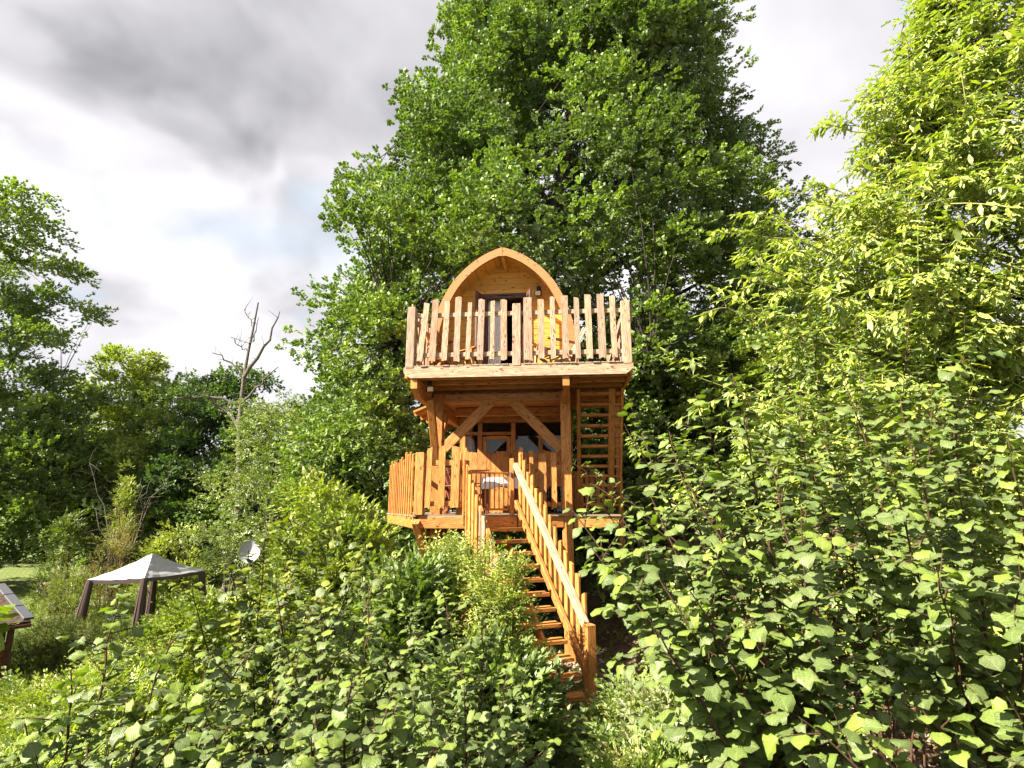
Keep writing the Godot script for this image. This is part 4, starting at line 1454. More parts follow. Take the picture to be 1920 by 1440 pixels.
func shed() -> void:
	R.seed = 505
	var ev := Vector2(-0.545, 0.838)         # eave direction (x, z), towards the camera
	var vg := Vector2(-0.838, -0.545)        # verge direction, up the roof
	var c := Vector3(-10.38, 0.35, -13.0)    # lower corner of the roof
	var g := ground_y(c.x - 1.5, 13.0)
	var x := Transform3D(Basis(Vector3(ev.x, 0, ev.y), Vector3.UP, Vector3(vg.x, 0, vg.y).normalized()), Vector3(c.x, g, c.z))
	# local: x along the eave, y up, z up-slope (horizontal)
	var o := thing("cabin", "red brown wooden cabin with mossy felt roof at the left edge", "cabin", x)
	var e := c.y - g
	var rise := 0.27
	var sl := MB.new()
	var ang := atan(rise)
	bar(sl, Transform3D(Basis(Vector3.RIGHT, -ang), Vector3(2.2, e + rise * 1.05 + 0.02, 1.05)), Vector3(4.4, 0.06, 2.2))
	var roof := part("roof", sl.mesh(M.moss), o)
	var s2 := MB.new()
	bar(s2, Transform3D(Basis(Vector3.RIGHT, ang), Vector3(2.2, e + rise * 1.05 + 0.02, 3.15)), Vector3(4.4, 0.06, 2.2))
	part("roof", s2.mesh(M.moss), o)
	for i in 3:
		one_bar("verge_trim", roof, Transform3D(Basis(Vector3.RIGHT, -ang), Vector3(0.03, e + rise * (0.37 + 0.70 * i) + 0.075, 0.37 + 0.70 * i)), Vector3(0.19, 0.05, 0.69), M.slate)
	one_bar("gutter", roof, Transform3D(Basis(), Vector3(2.2, e - 0.04, -0.03)), Vector3(4.4, 0.07, 0.08), M.brown)
	for i in 15:
		var y := 0.07 + 0.14 * i
		if y > e - 0.05:
			break
		one_bar("wall_board", o, Transform3D(Basis(), Vector3(2.3, y, 0.25)), Vector3(4.1, 0.134, 0.03), M.shed)
		one_bar("wall_board", o, Transform3D(Basis(), Vector3(0.27, y, 2.1)), Vector3(0.03, 0.134, 3.65), M.shed)
	one_bar("inner_wall", o, Transform3D(Basis(), Vector3(2.35, e * 0.5, 2.1)), Vector3(4.1, e - 0.08, 3.6), M.dark_in)
	one_bar("corner_post", o, Transform3D(Basis(), Vector3(0.245, e * 0.5 - 0.05, 0.225)), Vector3(0.1, e - 0.1, 0.1), M.brown)
	var ws := MB.new()
	for i in 60:
		var p := Vector3(rf(0.1, 3.5), e + 0.02, rf(-0.06, 0.02))
		for k in 4:
			add_leaf(ws, p, (Vector3.UP * 0.5 + rvec()).normalized(), Vector3.UP + rvec() * 0.4, 0.06, 0.035, Color(0.144, 0.194, 0.052))
	part("weeds", ws.mesh(M.leaf), roof).set_meta("kind", "stuff")

# ------------------------------------------------------------------ planting
func planting() -> void:
	var oak := sprig(10, 0.15, 0.10, 0.24, 1, M.oak)
	var broad := sprig(10, 0.23, 0.15, 0.36, 2, M.oak)
	var pale := sprig(10, 0.15, 0.075, 0.30, 8, M.leaf)
	var small := sprig(12, 0.055, 0.034, 0.16, 3, M.leaf)
	var medium := sprig(9, 0.085, 0.055, 0.16, 4, M.leaf)
	var pinnate := sprig(11, 0.06, 0.022, 0.2, 5, M.leaf, 1.0, 0.7)
	var needle := sprig(26, 0.10, 0.012, 0.30, 6, M.needle)
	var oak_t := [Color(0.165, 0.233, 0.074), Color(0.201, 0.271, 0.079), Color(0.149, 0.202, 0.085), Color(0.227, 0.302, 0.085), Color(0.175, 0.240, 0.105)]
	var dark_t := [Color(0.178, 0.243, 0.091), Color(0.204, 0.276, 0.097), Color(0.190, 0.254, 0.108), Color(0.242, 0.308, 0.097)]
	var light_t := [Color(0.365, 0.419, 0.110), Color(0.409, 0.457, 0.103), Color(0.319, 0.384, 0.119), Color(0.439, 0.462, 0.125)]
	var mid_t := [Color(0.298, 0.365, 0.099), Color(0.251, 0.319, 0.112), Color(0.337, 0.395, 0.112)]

	# the oak behind the treehouse
	var ob := at_ground(1.0, 19.5, -0.1)
	tree({"name": "oak_tree", "label": "big spreading oak tree rising behind the treehouse", "base": ob, "seed": 9001, "trunk_r": 0.42, "trunk_top": 0.9,
		"env": [[0.8, 0.2, 0.0, 6.6, 4.6], [3.4, 0.1, 0.0, 8.5, 5.4], [7.0, 0.6, 0.0, 8.6, 5.8], [10.5, 0.8, 0.0, 8.4, 5.8], [13.5, 0.9, 0.0, 7.4, 5.4], [17.0, 1.5, 0.0, 6.2, 4.8], [22.0, 1.9, 0.0, 5.0, 4.2], [27.0, 1.4, 0.0, 2.2, 2.0]],
		"clumps": 1900, "widest": 13.0, "shell": 0.34, "rough": 0.27, "rough_y": 0.34, "limbs": 36, "limb_parts": true, "clump": Vector2(0.86, 0.66), "sprigs": 37, "mesh": oak, "tones": oak_t, "grow": 0.35,
		"keep": func(p: Vector3) -> bool: return not (p.z > -15.6 and p.y < 9.0 and absf(p.x + 0.2) < 3.2) and not (p.z > -20.0 and absf(p.x - 1.3) < 1.5 and p.y > 11.5 and p.y < 17.0 and sin(p.x * 37.0 + p.y * 91.0) > -0.62)})

	# woodland on the left
	var wl := "woodland trees beyond the gazebo"
	tree({"name": "oak_tree", "label": "tall dark oak cut off by the left edge with pale sky behind its twigs", "group": wl, "base": at_ground(-32.6, 36.2), "seed": 9002, "trunk_r": 0.34, "env": [[1.7, -2.2, 0.00, 4.2, 3.8], [6.23, -3.07, 0.00, 6.7, 5.90], [13.31, -3.78, 0.00, 7.55, 6.49], [20.39, -4.01, 0.00, 6.61, 5.66], [26.88, -4.25, 0.00, 2.83, 2.60]],
		"clumps": 400, "widest": 14.2, "rough": 0.5, "limbs": 18, "clump": Vector2(1.15, 0.55), "sprigs": 34, "mesh": broad, "tones": dark_t, "grow": 0.2})
	tree({"name": "oak_tree", "label": "dark spreading oak with bare trunk left of the gazebo", "group": wl, "base": at_ground(-28.08, 37.17), "seed": 9003, "trunk_r": 0.30, "env": [[2.22, -0.59, 0.00, 3.78, 3.54], [5.05, -1.42, 0.00, 4.72, 4.72], [8.59, -2.12, 0.00, 4.25, 4.25], [11.66, -2.60, 0.00, 2.12, 2.12]],
		"clumps": 120, "widest": 11.1, "limbs": 14, "clump": Vector2(1.05, 0.5), "sprigs": 34, "mesh": broad, "tones": dark_t, "grow": 0.15})
	tree({"name": "ash_tree", "label": "bright yellow green tree crown standing above the woodland on the left", "group": wl, "base": at_ground(-33.04, 46.61), "seed": 9004, "trunk_r": 0.26, "env": [[2.69, 0.00, 0.00, 3.78, 3.54], [7.41, 0.00, 0.00, 5.19, 4.72], [12.13, 0.12, 0.00, 4.72, 4.25], [17.79, 0.12, 0.00, 2.12, 1.89]],
		"clumps": 240, "widest": 10.4, "limbs": 14, "rough": 0.45, "clump": Vector2(0.95, 0.5), "sprigs": 32, "mesh": broad, "tones": light_t})
	tree({"name": "oak_tree", "label": "mid green tree between the bright crown and the bluish tree", "group": wl, "base": at_ground(-25.49, 43.07), "seed": 9005, "trunk_r": 0.25, "env": [[0.33, 0.00, 0.00, 4.25, 3.54], [5.6, 0.00, 0.00, 5.6, 4.72], [10.4, 0.00, 0.00, 4.7, 4.01], [14.4, 0.00, 0.00, 2.12, 1.89]],
		"clumps": 208, "widest": 10.9, "limbs": 12, "clump": Vector2(1.0, 0.5), "sprigs": 32, "mesh": broad, "tones": mid_t})
	tree({"name": "oak_tree", "label": "dark bluish green tree left of the dead snag", "group": wl, "base": at_ground(-20.30, 40.71), "seed": 9006, "trunk_r": 0.25, "env": [[0.30, 0.00, 0.00, 4.01, 3.54], [5.4, 0.00, 0.00, 5.0, 4.72], [10.6, 0.00, 0.00, 4.2, 3.54], [14.8, 0.24, 0.00, 1.77, 1.65]],
		"clumps": 208, "widest": 9.9, "limbs": 12, "clump": Vector2(1.0, 0.5), "sprigs": 32, "mesh": broad, "tones": [Color(0.11, 0.175, 0.075), Color(0.13, 0.195, 0.075)]})
	tree({"name": "birch_tree", "label": "airy pale yellow green tree below the dead snag", "group": wl, "base": at_ground(-13.6, 32.0), "seed": 9007, "trunk_r": 0.16, "env": [[0.30, 0.00, 0.00, 2.10, 1.90], [3.87, 0.12, 0.00, 4.01, 3.54], [7.41, 0.24, 0.00, 3.54, 3.07], [11.19, 0.47, 0.00, 1.89, 1.42]],
		"clumps": 192, "widest": 8.0, "limbs": 16, "rough": 0.5, "clump": Vector2(0.8, 0.45), "sprigs": 24, "mesh": pale, "tones": [Color(0.27, 0.325, 0.11), Color(0.24, 0.30, 0.12), Color(0.22, 0.295, 0.09)]})
	tree({"name": "oak_tree", "label": "green tree filling the gap between the pale tree and the big oak", "group": wl, "base": at_ground(-10.62, 36.58), "seed": 9008, "trunk_r": 0.22, "env": [[0.30, 0.00, 0.00, 3.54, 3.54], [5.3, 0.00, 0.00, 4.6, 4.01], [10.4, 0.24, 0.00, 3.5, 3.07], [13.2, 0.47, 0.00, 1.65, 1.42]],
		"clumps": 160, "widest": 9.0, "limbs": 10, "clump": Vector2(0.9, 0.5), "sprigs": 30, "mesh": broad, "tones": mid_t})
	dead_snag()
	var fx := [[-46.0, 52.0, 11.0], [-38.0, 56.0, 12.5], [-31.0, 50.0, 9.5], [-24.5, 54.0, 11.0], [-17.5, 50.0, 10.5], [-11.0, 52.0, 11.5], [-4.0, 48.0, 12.0], [4.0, 46.0, 11.0], [12.0, 44.0, 12.0], [20.0, 40.0, 13.0], [28.0, 36.0, 14.0]]
	for i in fx.size():
		var h: float = fx[i][2]
		tree({"name": "far_tree", "label": ["dark far tree at the back of the wood behind the left oaks", "far round tree at the back behind the bright crown", "far low tree at the back of the lawn beyond the left trunks", "far tree at the back behind the mid green tree", "far tree at the back behind the bluish tree", "far tree at the back behind the pale airy tree", "far tree at the back left of the big oak trunk", "far tree at the back right of the big oak trunk", "far tree at the back behind the shaded bushes", "far tree at the back behind the chestnut", "farthest tree at the back behind the right hazel thicket"][i], "group": "far trees at the back of the wood", "base": at_ground(fx[i][0], fx[i][1], -0.2), "seed": 9100 + i, "trunk_r": 0.3,
			"env": [[0.3, 0, 0, 4.2, 3.4], [h * 0.45, 0, 0, 5.2, 4], [h * 0.8, 0, 0, 3.8, 3.2], [h, 0, 0, 1.6, 1.4]], "clumps": 75, "widest": 10.4, "limbs": 6, "clump": Vector2(1.5, 0.8), "sprigs": 30, "mesh": sprig(9, 0.30, 0.20, 0.45, 40 + i % 2, M.oak), "tones": dark_t, "twigs": false})

	# behind the house on the right
	var wr := "trees and bushes right of the treehouse"
	tree({"name": "young_tree", "label": "lighter green slender tree between the big oak and the chestnut", "group": wr, "base": at_ground(13.4, 24.5), "seed": 9201, "trunk_r": 0.18, "env": [[0.5, 0, 0, 3.0, 2.6], [4, 0, 0, 3.6, 3], [9, 0, 0, 3.0, 2.6], [13.0, 0, 0, 1.2, 1.0]],
		"clumps": 110, "widest": 7.2, "limbs": 12, "clump": Vector2(0.8, 0.45), "sprigs": 28, "mesh": oak, "tones": [Color(0.132, 0.206, 0.052), Color(0.156, 0.228, 0.052)]})
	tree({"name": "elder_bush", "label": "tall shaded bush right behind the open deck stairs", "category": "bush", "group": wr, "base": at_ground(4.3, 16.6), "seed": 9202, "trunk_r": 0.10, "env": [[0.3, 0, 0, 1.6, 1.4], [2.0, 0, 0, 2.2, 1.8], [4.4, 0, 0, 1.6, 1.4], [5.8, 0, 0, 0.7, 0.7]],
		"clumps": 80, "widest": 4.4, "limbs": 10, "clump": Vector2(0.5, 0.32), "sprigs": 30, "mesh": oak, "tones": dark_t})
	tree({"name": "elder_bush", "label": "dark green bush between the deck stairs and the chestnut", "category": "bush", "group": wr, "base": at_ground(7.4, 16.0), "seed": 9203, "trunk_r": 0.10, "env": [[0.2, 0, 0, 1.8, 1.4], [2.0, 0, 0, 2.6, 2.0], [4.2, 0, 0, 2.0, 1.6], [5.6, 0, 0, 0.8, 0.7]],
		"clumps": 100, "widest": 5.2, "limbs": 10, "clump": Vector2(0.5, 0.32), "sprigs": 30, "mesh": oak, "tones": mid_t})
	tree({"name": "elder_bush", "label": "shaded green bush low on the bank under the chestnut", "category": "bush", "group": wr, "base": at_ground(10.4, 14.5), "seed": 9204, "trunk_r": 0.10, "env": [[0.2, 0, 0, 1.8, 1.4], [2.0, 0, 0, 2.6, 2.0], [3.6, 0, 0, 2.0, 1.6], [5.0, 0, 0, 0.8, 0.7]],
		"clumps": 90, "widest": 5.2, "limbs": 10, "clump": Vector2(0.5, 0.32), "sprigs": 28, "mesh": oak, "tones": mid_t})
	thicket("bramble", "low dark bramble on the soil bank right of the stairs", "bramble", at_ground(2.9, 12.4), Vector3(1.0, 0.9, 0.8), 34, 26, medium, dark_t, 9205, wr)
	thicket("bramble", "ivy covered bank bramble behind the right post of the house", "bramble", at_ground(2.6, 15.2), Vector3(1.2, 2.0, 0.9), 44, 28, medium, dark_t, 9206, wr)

	chestnut()
	hazels()

	# shrubs round the gazebo
	var sg := "shrubs behind the gazebo"
	thicket("shrub", "upright green shrub left behind the gazebo", "shrub", at_ground(-22.6, 29.6), Vector3(0.9, 4.4, 0.9), 60, 22, medium, [Color(0.168, 0.217, 0.052), Color(0.144, 0.194, 0.058)], 9301, sg, {"column": true, "clump": 0.5})
	thicket("shrub", "pinkish tan shrub with dry seed heads behind the gazebo", "shrub", at_ground(-20.2, 29.8), Vector3(1.35, 3.9, 1.1), 70, 26, small, [Color(0.27, 0.20, 0.10), Color(0.23, 0.20, 0.08), Color(0.239, 0.228, 0.091)], 9302, sg, {"column": true, "clump": 0.5})
	thicket("shrub", "rounded yellow green shrub right behind the gazebo roof", "shrub", at_ground(-17.6, 30.4), Vector3(1.9, 3.6, 1.2), 80, 26, medium, light_t, 9303, sg, {"clump": 0.5})
	thicket("shrub", "small silvery shrub beside the gazebo peak on its right", "shrub", at_ground(-15.6, 30.6), Vector3(1.0, 3.1, 0.8), 40, 26, pinnate, [Color(0.239, 0.297, 0.125), Color(0.204, 0.263, 0.110)], 9304, sg, {"clump": 0.45})
	thicket("shrub", "low yellow green shrub left of the gazebo curtain", "shrub", at_ground(-20.4, 27.6), Vector3(1.2, 1.9, 0.9), 50, 28, small, [Color(0.239, 0.274, 0.065), Color(0.204, 0.240, 0.065)], 9305, sg, {"clump": 0.4})
	thicket("ivy_column", "narrow ivy covered stem above the pinkish shrub", "ivy", at_ground(-21.2, 31.6), Vector3(0.6, 6.2, 0.6), 46, 22, medium, light_t, 9306, sg, {"column": true, "clump": 0.4})
	thicket("shrub", "leafy green shrub inside the shade behind the gazebo front corner", "shrub", at_ground(-17.6, 29.0), Vector3(1.6, 1.8, 0.9), 40, 26, medium, mid_t, 9307, sg, {"clump": 0.4})
	bare_bush("bare pale twiggy dead bush above the pinkish shrub", at_ground(-21.6, 32.2), 9310, 7.4, 3.0)
	bare_bush("small bare reddish twig bush right of the gazebo roof", at_ground(-13.6, 28.6), 9311, 3.0, 0.8)
	bare_bush("dead pale branch lying low by the left trunks", at_ground(-22.0, 28.6), 9312, 2.0, 1.2)

	# dark feathery junipers by the cabin
	var jg := "feathery junipers beside the red brown cabin"
	var jt := [Color(0.120, 0.143, 0.042), Color(0.096, 0.125, 0.042), Color(0.144, 0.160, 0.046)]
	var je := {"clump": 0.42, "tall": 0.6, "lift": 0.7, "high": 0.8}
	thicket("juniper", "low feathery juniper in front of the gazebo", "juniper", at_ground(-13.4, 18.4), Vector3(2.3, 1.25, 1.5), 90, 30, needle, jt, 9401, jg, je)
	thicket("juniper", "dark feathery juniper against the cabin corner", "juniper", at_ground(-8.7, 14.2), Vector3(1.4, 1.1, 1.2), 80, 30, needle, jt, 9402, jg, je)
	thicket("juniper", "spreading feathery juniper below the cabin wall", "juniper", at_ground(-8.2, 11.2), Vector3(1.7, 0.65, 1.2), 90, 30, needle, jt, 9403, jg, je)
	thicket("juniper", "feathery juniper between the cabin roof and the tarpaulin", "juniper", at_ground(-11.0, 16.0), Vector3(1.9, 1.3, 1.4), 80, 30, needle, jt, 9404, jg, je)

	# fine-leaved shrubs on the slope left of the stairs
	var fs := "fine leaved shrubs on the slope left of the stairs"
	var ft := [Color(0.323, 0.383, 0.085), Color(0.288, 0.360, 0.085), Color(0.239, 0.314, 0.091), Color(0.360, 0.394, 0.098)]
	var fd := [Color(0.192, 0.268, 0.085), Color(0.216, 0.292, 0.078), Color(0.174, 0.240, 0.091)]
	thicket("shrub", "bright fine leaved shrub under the left corner of the lower deck", "shrub", at_ground(-2.5, 8.6), Vector3(1.1, 2.5, 0.9), 80, 30, medium, ft, 9501, fs, {"clump": 0.32})
	thicket("shrub", "tall sunlit shrub left of the lower deck fence", "shrub", at_ground(-2.95, 9.2), Vector3(1.05, 3.0, 1.0), 90, 30, medium, ft, 9502, fs, {"clump": 0.34})
	thicket("shrub", "yellow green shrub between the gazebo and the treehouse", "shrub", at_ground(-5.0, 10.4), Vector3(1.5, 1.7, 1.2), 90, 30, medium, ft, 9503, fs, {"clump": 0.36})
	thicket("shrub", "pinnate leaved shrub crowding the left side of the stairs", "shrub", at_ground(-0.62, 7.5), Vector3(0.55, 2.15, 0.5), 70, 24, pinnate, ft, 9504, fs, {"clump": 0.24})
	thicket("shrub", "narrow light shrub leaning over the lower stair treads", "shrub", at_ground(-0.16, 6.8), Vector3(0.5, 1.95, 0.42), 62, 20, pinnate, ft, 9512, fs, {"clump": 0.2})
	thicket("shrub", "dense green shrub below the stair fence", "shrub", at_ground(-1.3, 7.2), Vector3(1.0, 1.75, 0.8), 80, 30, medium, fd, 9505, fs, {"clump": 0.3})
	thicket("shrub", "low leafy shrub at the foot of the stairs on the left", "shrub", at_ground(-0.15, 6.3), Vector3(0.72, 1.05, 0.6), 60, 28, medium, fd, 9506, fs, {"clump": 0.24})
	thicket("shrub", "pale fine leaved shrub down the slope below the gazebo", "shrub", at_ground(-6.6, 11.6), Vector3(2.0, 1.05, 1.5), 80, 30, small, ft, 9507, fs, {"clump": 0.4})
	thicket("shrub", "pale flecked shrub beside the dark junipers", "shrub", at_ground(-5.6, 8.3), Vector3(1.7, 1.25, 1.2), 90, 32, small, ft, 9508, fs, {"clump": 0.32})
	thicket("shrub", "yellowish low shrub at the left end of the hazels", "shrub", at_ground(-3.9, 5.2), Vector3(0.9, 0.8, 0.8), 60, 32, small, ft, 9509, fs, {"clump": 0.24})
	thicket("clematis", "pale fluffy wild clematis tangled at the foot of the newel post", "clematis", at_ground(1.35, 6.4), Vector3(0.75, 0.7, 0.5), 50, 28, small, [Color(0.264, 0.320, 0.117), Color(0.180, 0.251, 0.065), Color(0.360, 0.377, 0.158)], 9510, "", {"clump": 0.2})
	thicket("clematis", "pale clematis mound on the bank behind the leaning hazel stems", "clematis", at_ground(1.85, 5.3), Vector3(0.85, 1.5, 0.5), 60, 26, small, [Color(0.24, 0.30, 0.08), Color(0.20, 0.27, 0.06), Color(0.33, 0.36, 0.2)], 9513, "", {"clump": 0.24})
	thicket("clematis", "creamy seeded wild clematis under the front hazel", "clematis", at_ground(0.95, 4.4), Vector3(0.6, 0.55, 0.5), 44, 30, small, [Color(0.228, 0.297, 0.078), Color(0.360, 0.365, 0.154), Color(0.168, 0.228, 0.065)], 9511, "", {"clump": 0.17})
	grass()
	litter()

func dead_snag() -> void:
	R.seed = 9050
	var base := at_ground(-16.1, 33.6)
	var o := thing("dead_tree", "bleached dead oak snag with bare forked limbs against the clouds", "tree", Transform3D(Basis(), base), "woodland trees beyond the gazebo")
	var tp := 17.8
	var tr := []
	for i in 12:
		var t := i / 11.0
		tr.append(Vector3(sin(t * 7.0) * 0.30 - 0.1 * t, tp * t - 0.2, cos(t * 4.0) * 0.2))
	var mb := MB.new()
	tube(mb, tr, 0.27, 0.045, 8, Color.WHITE, 0.1)
	part("trunk", mb.mesh(M.bark_pale), o)
	var q := [[0.74, Vector3(1.3, 1.9, 0.2), Vector3(1.6, 3.6, 0.1), 0.10], [0.80, Vector3(-0.9, 1.0, 0), Vector3(-1.7, 1.3, 0.2), 0.055], [0.70, Vector3(-1.4, 0.5, 0.3), Vector3(-3.2, 0.2, 0.3), 0.09], [0.62, Vector3(-1.5, 1.7, -0.2), Vector3(-3.0, 2.6, -0.1), 0.09], [0.90, Vector3(0.3, 0.6, 0.1), Vector3(0.35, 1.9, 0.0), 0.03], [0.87, Vector3(-0.5, 0.3, 0), Vector3(-0.95, 0.8, 0.1), 0.03], [0.66, Vector3(1.0, 0.8, 0.4), Vector3(2.0, 1.8, 0.6), 0.06], [0.95, Vector3(-0.3, 0.4, 0), Vector3(-0.5, 1.0, 0), 0.02]]
	var tips := []
	for e in q:
		var k: float = e[0] * 11.0
		var s: Vector3 = tr[int(k)]
		var p := curve(s, s + e[1] * 1.18, s + e[2] * 1.18, 7, 0.13)
		var lm := MB.new()
		tube(lm, p, e[3] * 1.4, 0.025, 6)
		for j in [2, 3, 4, 5, 6]:
			var d := (rvec() + Vector3(0, 0.6, 0)).normalized() * rf(0.4, 1.1)
			tube(lm, curve(p[j], p[j] + d * 0.5 + rvec() * 0.1, p[j] + d, 3), 0.02, 0.006, 4)
		part("limb", lm.mesh(M.bark_pale), o)
		tips.append(s + e[2] * 1.18)
	var xs := []
	var cols := PackedColorArray()
	for w in [tips[3], tips[3] + Vector3(0.4, -0.6, 0), tips[2] + Vector3(-0.3, 0.2, 0), tips[3] + Vector3(0.7, -1.2, 0)]:
		for i in 44:
			var v := rvec().normalized() * pow(R.randf(), 0.5)
			xs.append(leaf_place(w + v * Vector3(0.7, 0.55, 0.6), (v + Vector3(0, 0.3, 0)).normalized(), Vector3.UP + rvec() * 0.3, rf(0.8, 1.2)))
			cols.append(Color(0.120, 0.183, 0.065) * rf(0.8, 1.2))
	scatter("foliage", sprig(9, 0.16, 0.10, 0.26, 61, M.oak), xs, cols, o)

func bare_bush(label: String, base: Vector3, seed_: int, h: float, w: float) -> void:
	R.seed = seed_
	var o := thing("bare_bush", label, "bush", Transform3D(Basis(), base), "bare bushes near the gazebo")
	for i in 9:
		var a := rf(0, TAU)
		var tip := Vector3(cos(a) * w * rf(0.3, 1), h * rf(0.6, 1.0), sin(a) * w * 0.5)
		var p := curve(Vector3(rf(-0.2, 0.2), -0.1, rf(-0.2, 0.2)), Vector3(tip.x * 0.3, tip.y * 0.6, tip.z * 0.3), tip, 8, 0.06 * w)
		var mb := MB.new()
		tube(mb, p, 0.06 * minf(1.0, h / 5.0) + 0.012, 0.012, 5)
		for j in range(3, 9):
			for k in 2:
				var d := (rvec() + Vector3(0, 0.5, 0)).normalized() * rf(0.15, 0.35) * w
				tube(mb, curve(p[j], p[j] + d * 0.5 + rvec() * 0.05 * w, p[j] + d, 3), 0.02, 0.008, 4)
		part("branch", mb.mesh(M.bark_pale), o)

func chestnut() -> void:
	R.seed = 9600
	var base := at_ground(6.6, 6.6, -0.1)
	var o := thing("chestnut_tree", "bright yellow green sweet chestnut with long drooping leaves on the right", "tree", Transform3D(Basis(), base))
	var tones := [Color(0.260, 0.339, 0.079), Color(0.298, 0.378, 0.079), Color(0.223, 0.303, 0.086), Color(0.334, 0.402, 0.086), Color(0.384, 0.425, 0.079), Color(0.260, 0.314, 0.126)]
	var trunk := []
	for i in 10:
		trunk.append(Vector3(rf(-0.06, 0.06), i * 1.05 - 0.2, rf(-0.06, 0.06)))
	var mb := MB.new()
	tube(mb, trunk, 0.17, 0.03, 9)
	part("trunk", mb.mesh(M.bark), o)
	var leaves := []
	var fine := MB.new()
	var n := 190
	for i in n:
		# shoots: ends spread over a leaning cone round the trunk, mostly on the side the camera sees
		var y := rf(0.0, 1.0)
		var yy := lerpf(0.8, 9.4, y)
		var full := 4.5
		for q in [[4.0, 4.3, 5.0, 3.8], [5.0, 3.8, 6.2, 3.35], [6.2, 3.35, 7.0, 2.4], [7.0, 2.4, 8.4, 1.15], [8.4, 1.2, 9.5, 0.4]]:
			if yy >= q[0]:
				full = lerpf(q[1], q[3], clampf((yy - q[0]) / (q[2] - q[0]), 0.0, 1.0))
		var rad := full * (rf(0.5, 0.95) if i % 4 else rf(0.98, 1.12))
		var a := rf(PI * 0.40, PI * 1.36)
		var tip := Vector3(cos(a) * rad, yy, sin(a) * minf(rad, 3.0) * 0.6)
		var sy := clampf(yy - rad * rf(0.3, 0.6), 0.3, 9.2)
		var k := (sy + 0.2) / 1.05
		var s: Vector3 = trunk[int(k)].lerp(trunk[mini(int(k) + 1, 9)], k - int(k))
		var p := curve(s, s.lerp(tip, 0.5) + Vector3(0, rad * 0.10, 0), tip, 9, 0.03)
		if i < 40:
			var lm := MB.new()
			tube(lm, p, 0.035, 0.006, 6)
			part("branch", lm.mesh(M.bark), o)
		else:
			tube(fine, p, 0.022, 0.005, 5)
		for j in range(3, 10):
			for side in (4 if i % 4 else 2):
				var d := (rvec() + Vector3(tip.x, 0.5, tip.z).normalized() * 0.9 + Vector3(0, 0.1, 0)).normalized()
				var sl := rf(0.30, 0.72)
				if j == 9:
					sl = rf(0.15, 0.4)
				var e := curve(p[j], p[j] + d * sl * 0.5 + Vector3(0, 0.05, 0), p[j] + d * sl, 4)
				tube(fine, e, 0.007, 0.003, 4)
				var cnt := 10
				for l in cnt:
					var t := 0.25 + 0.75 * (l + 1.0) / cnt
					var kk := t * 3.999
					var q: Vector3 = e[int(kk)].lerp(e[int(kk) + 1], kk - int(kk))
					var ang := l * 2.5 + rf(-0.4, 0.4)
					var px := d.cross(Vector3.UP).normalized()
					var pz := px.cross(d)
					var dir := (px * cos(ang) + pz * sin(ang) * 0.5 + d * 0.6 + Vector3(0, -0.42, 0)).normalized()
					var nrm := (Vector3.UP + SUN * 0.4 + rvec() * 0.35).normalized()
					leaves.append([leaf_place(q, dir, nrm, rf(0.12, 0.19)), R.randi() % 6 if R.randf() < 0.9 else 4])
	part("twigs", fine.mesh(M.green_stem), o).set_meta("kind", "stuff")
	place_leaves(o, base, leaves, tones, M.leaf, 1.0, 9601)

func hz(u: float, v: float, d: float) -> Vector3:      # a point d metres ahead, u across and v up as slopes of sight
	return EYE + Vector3(u * d, v * d, -d)

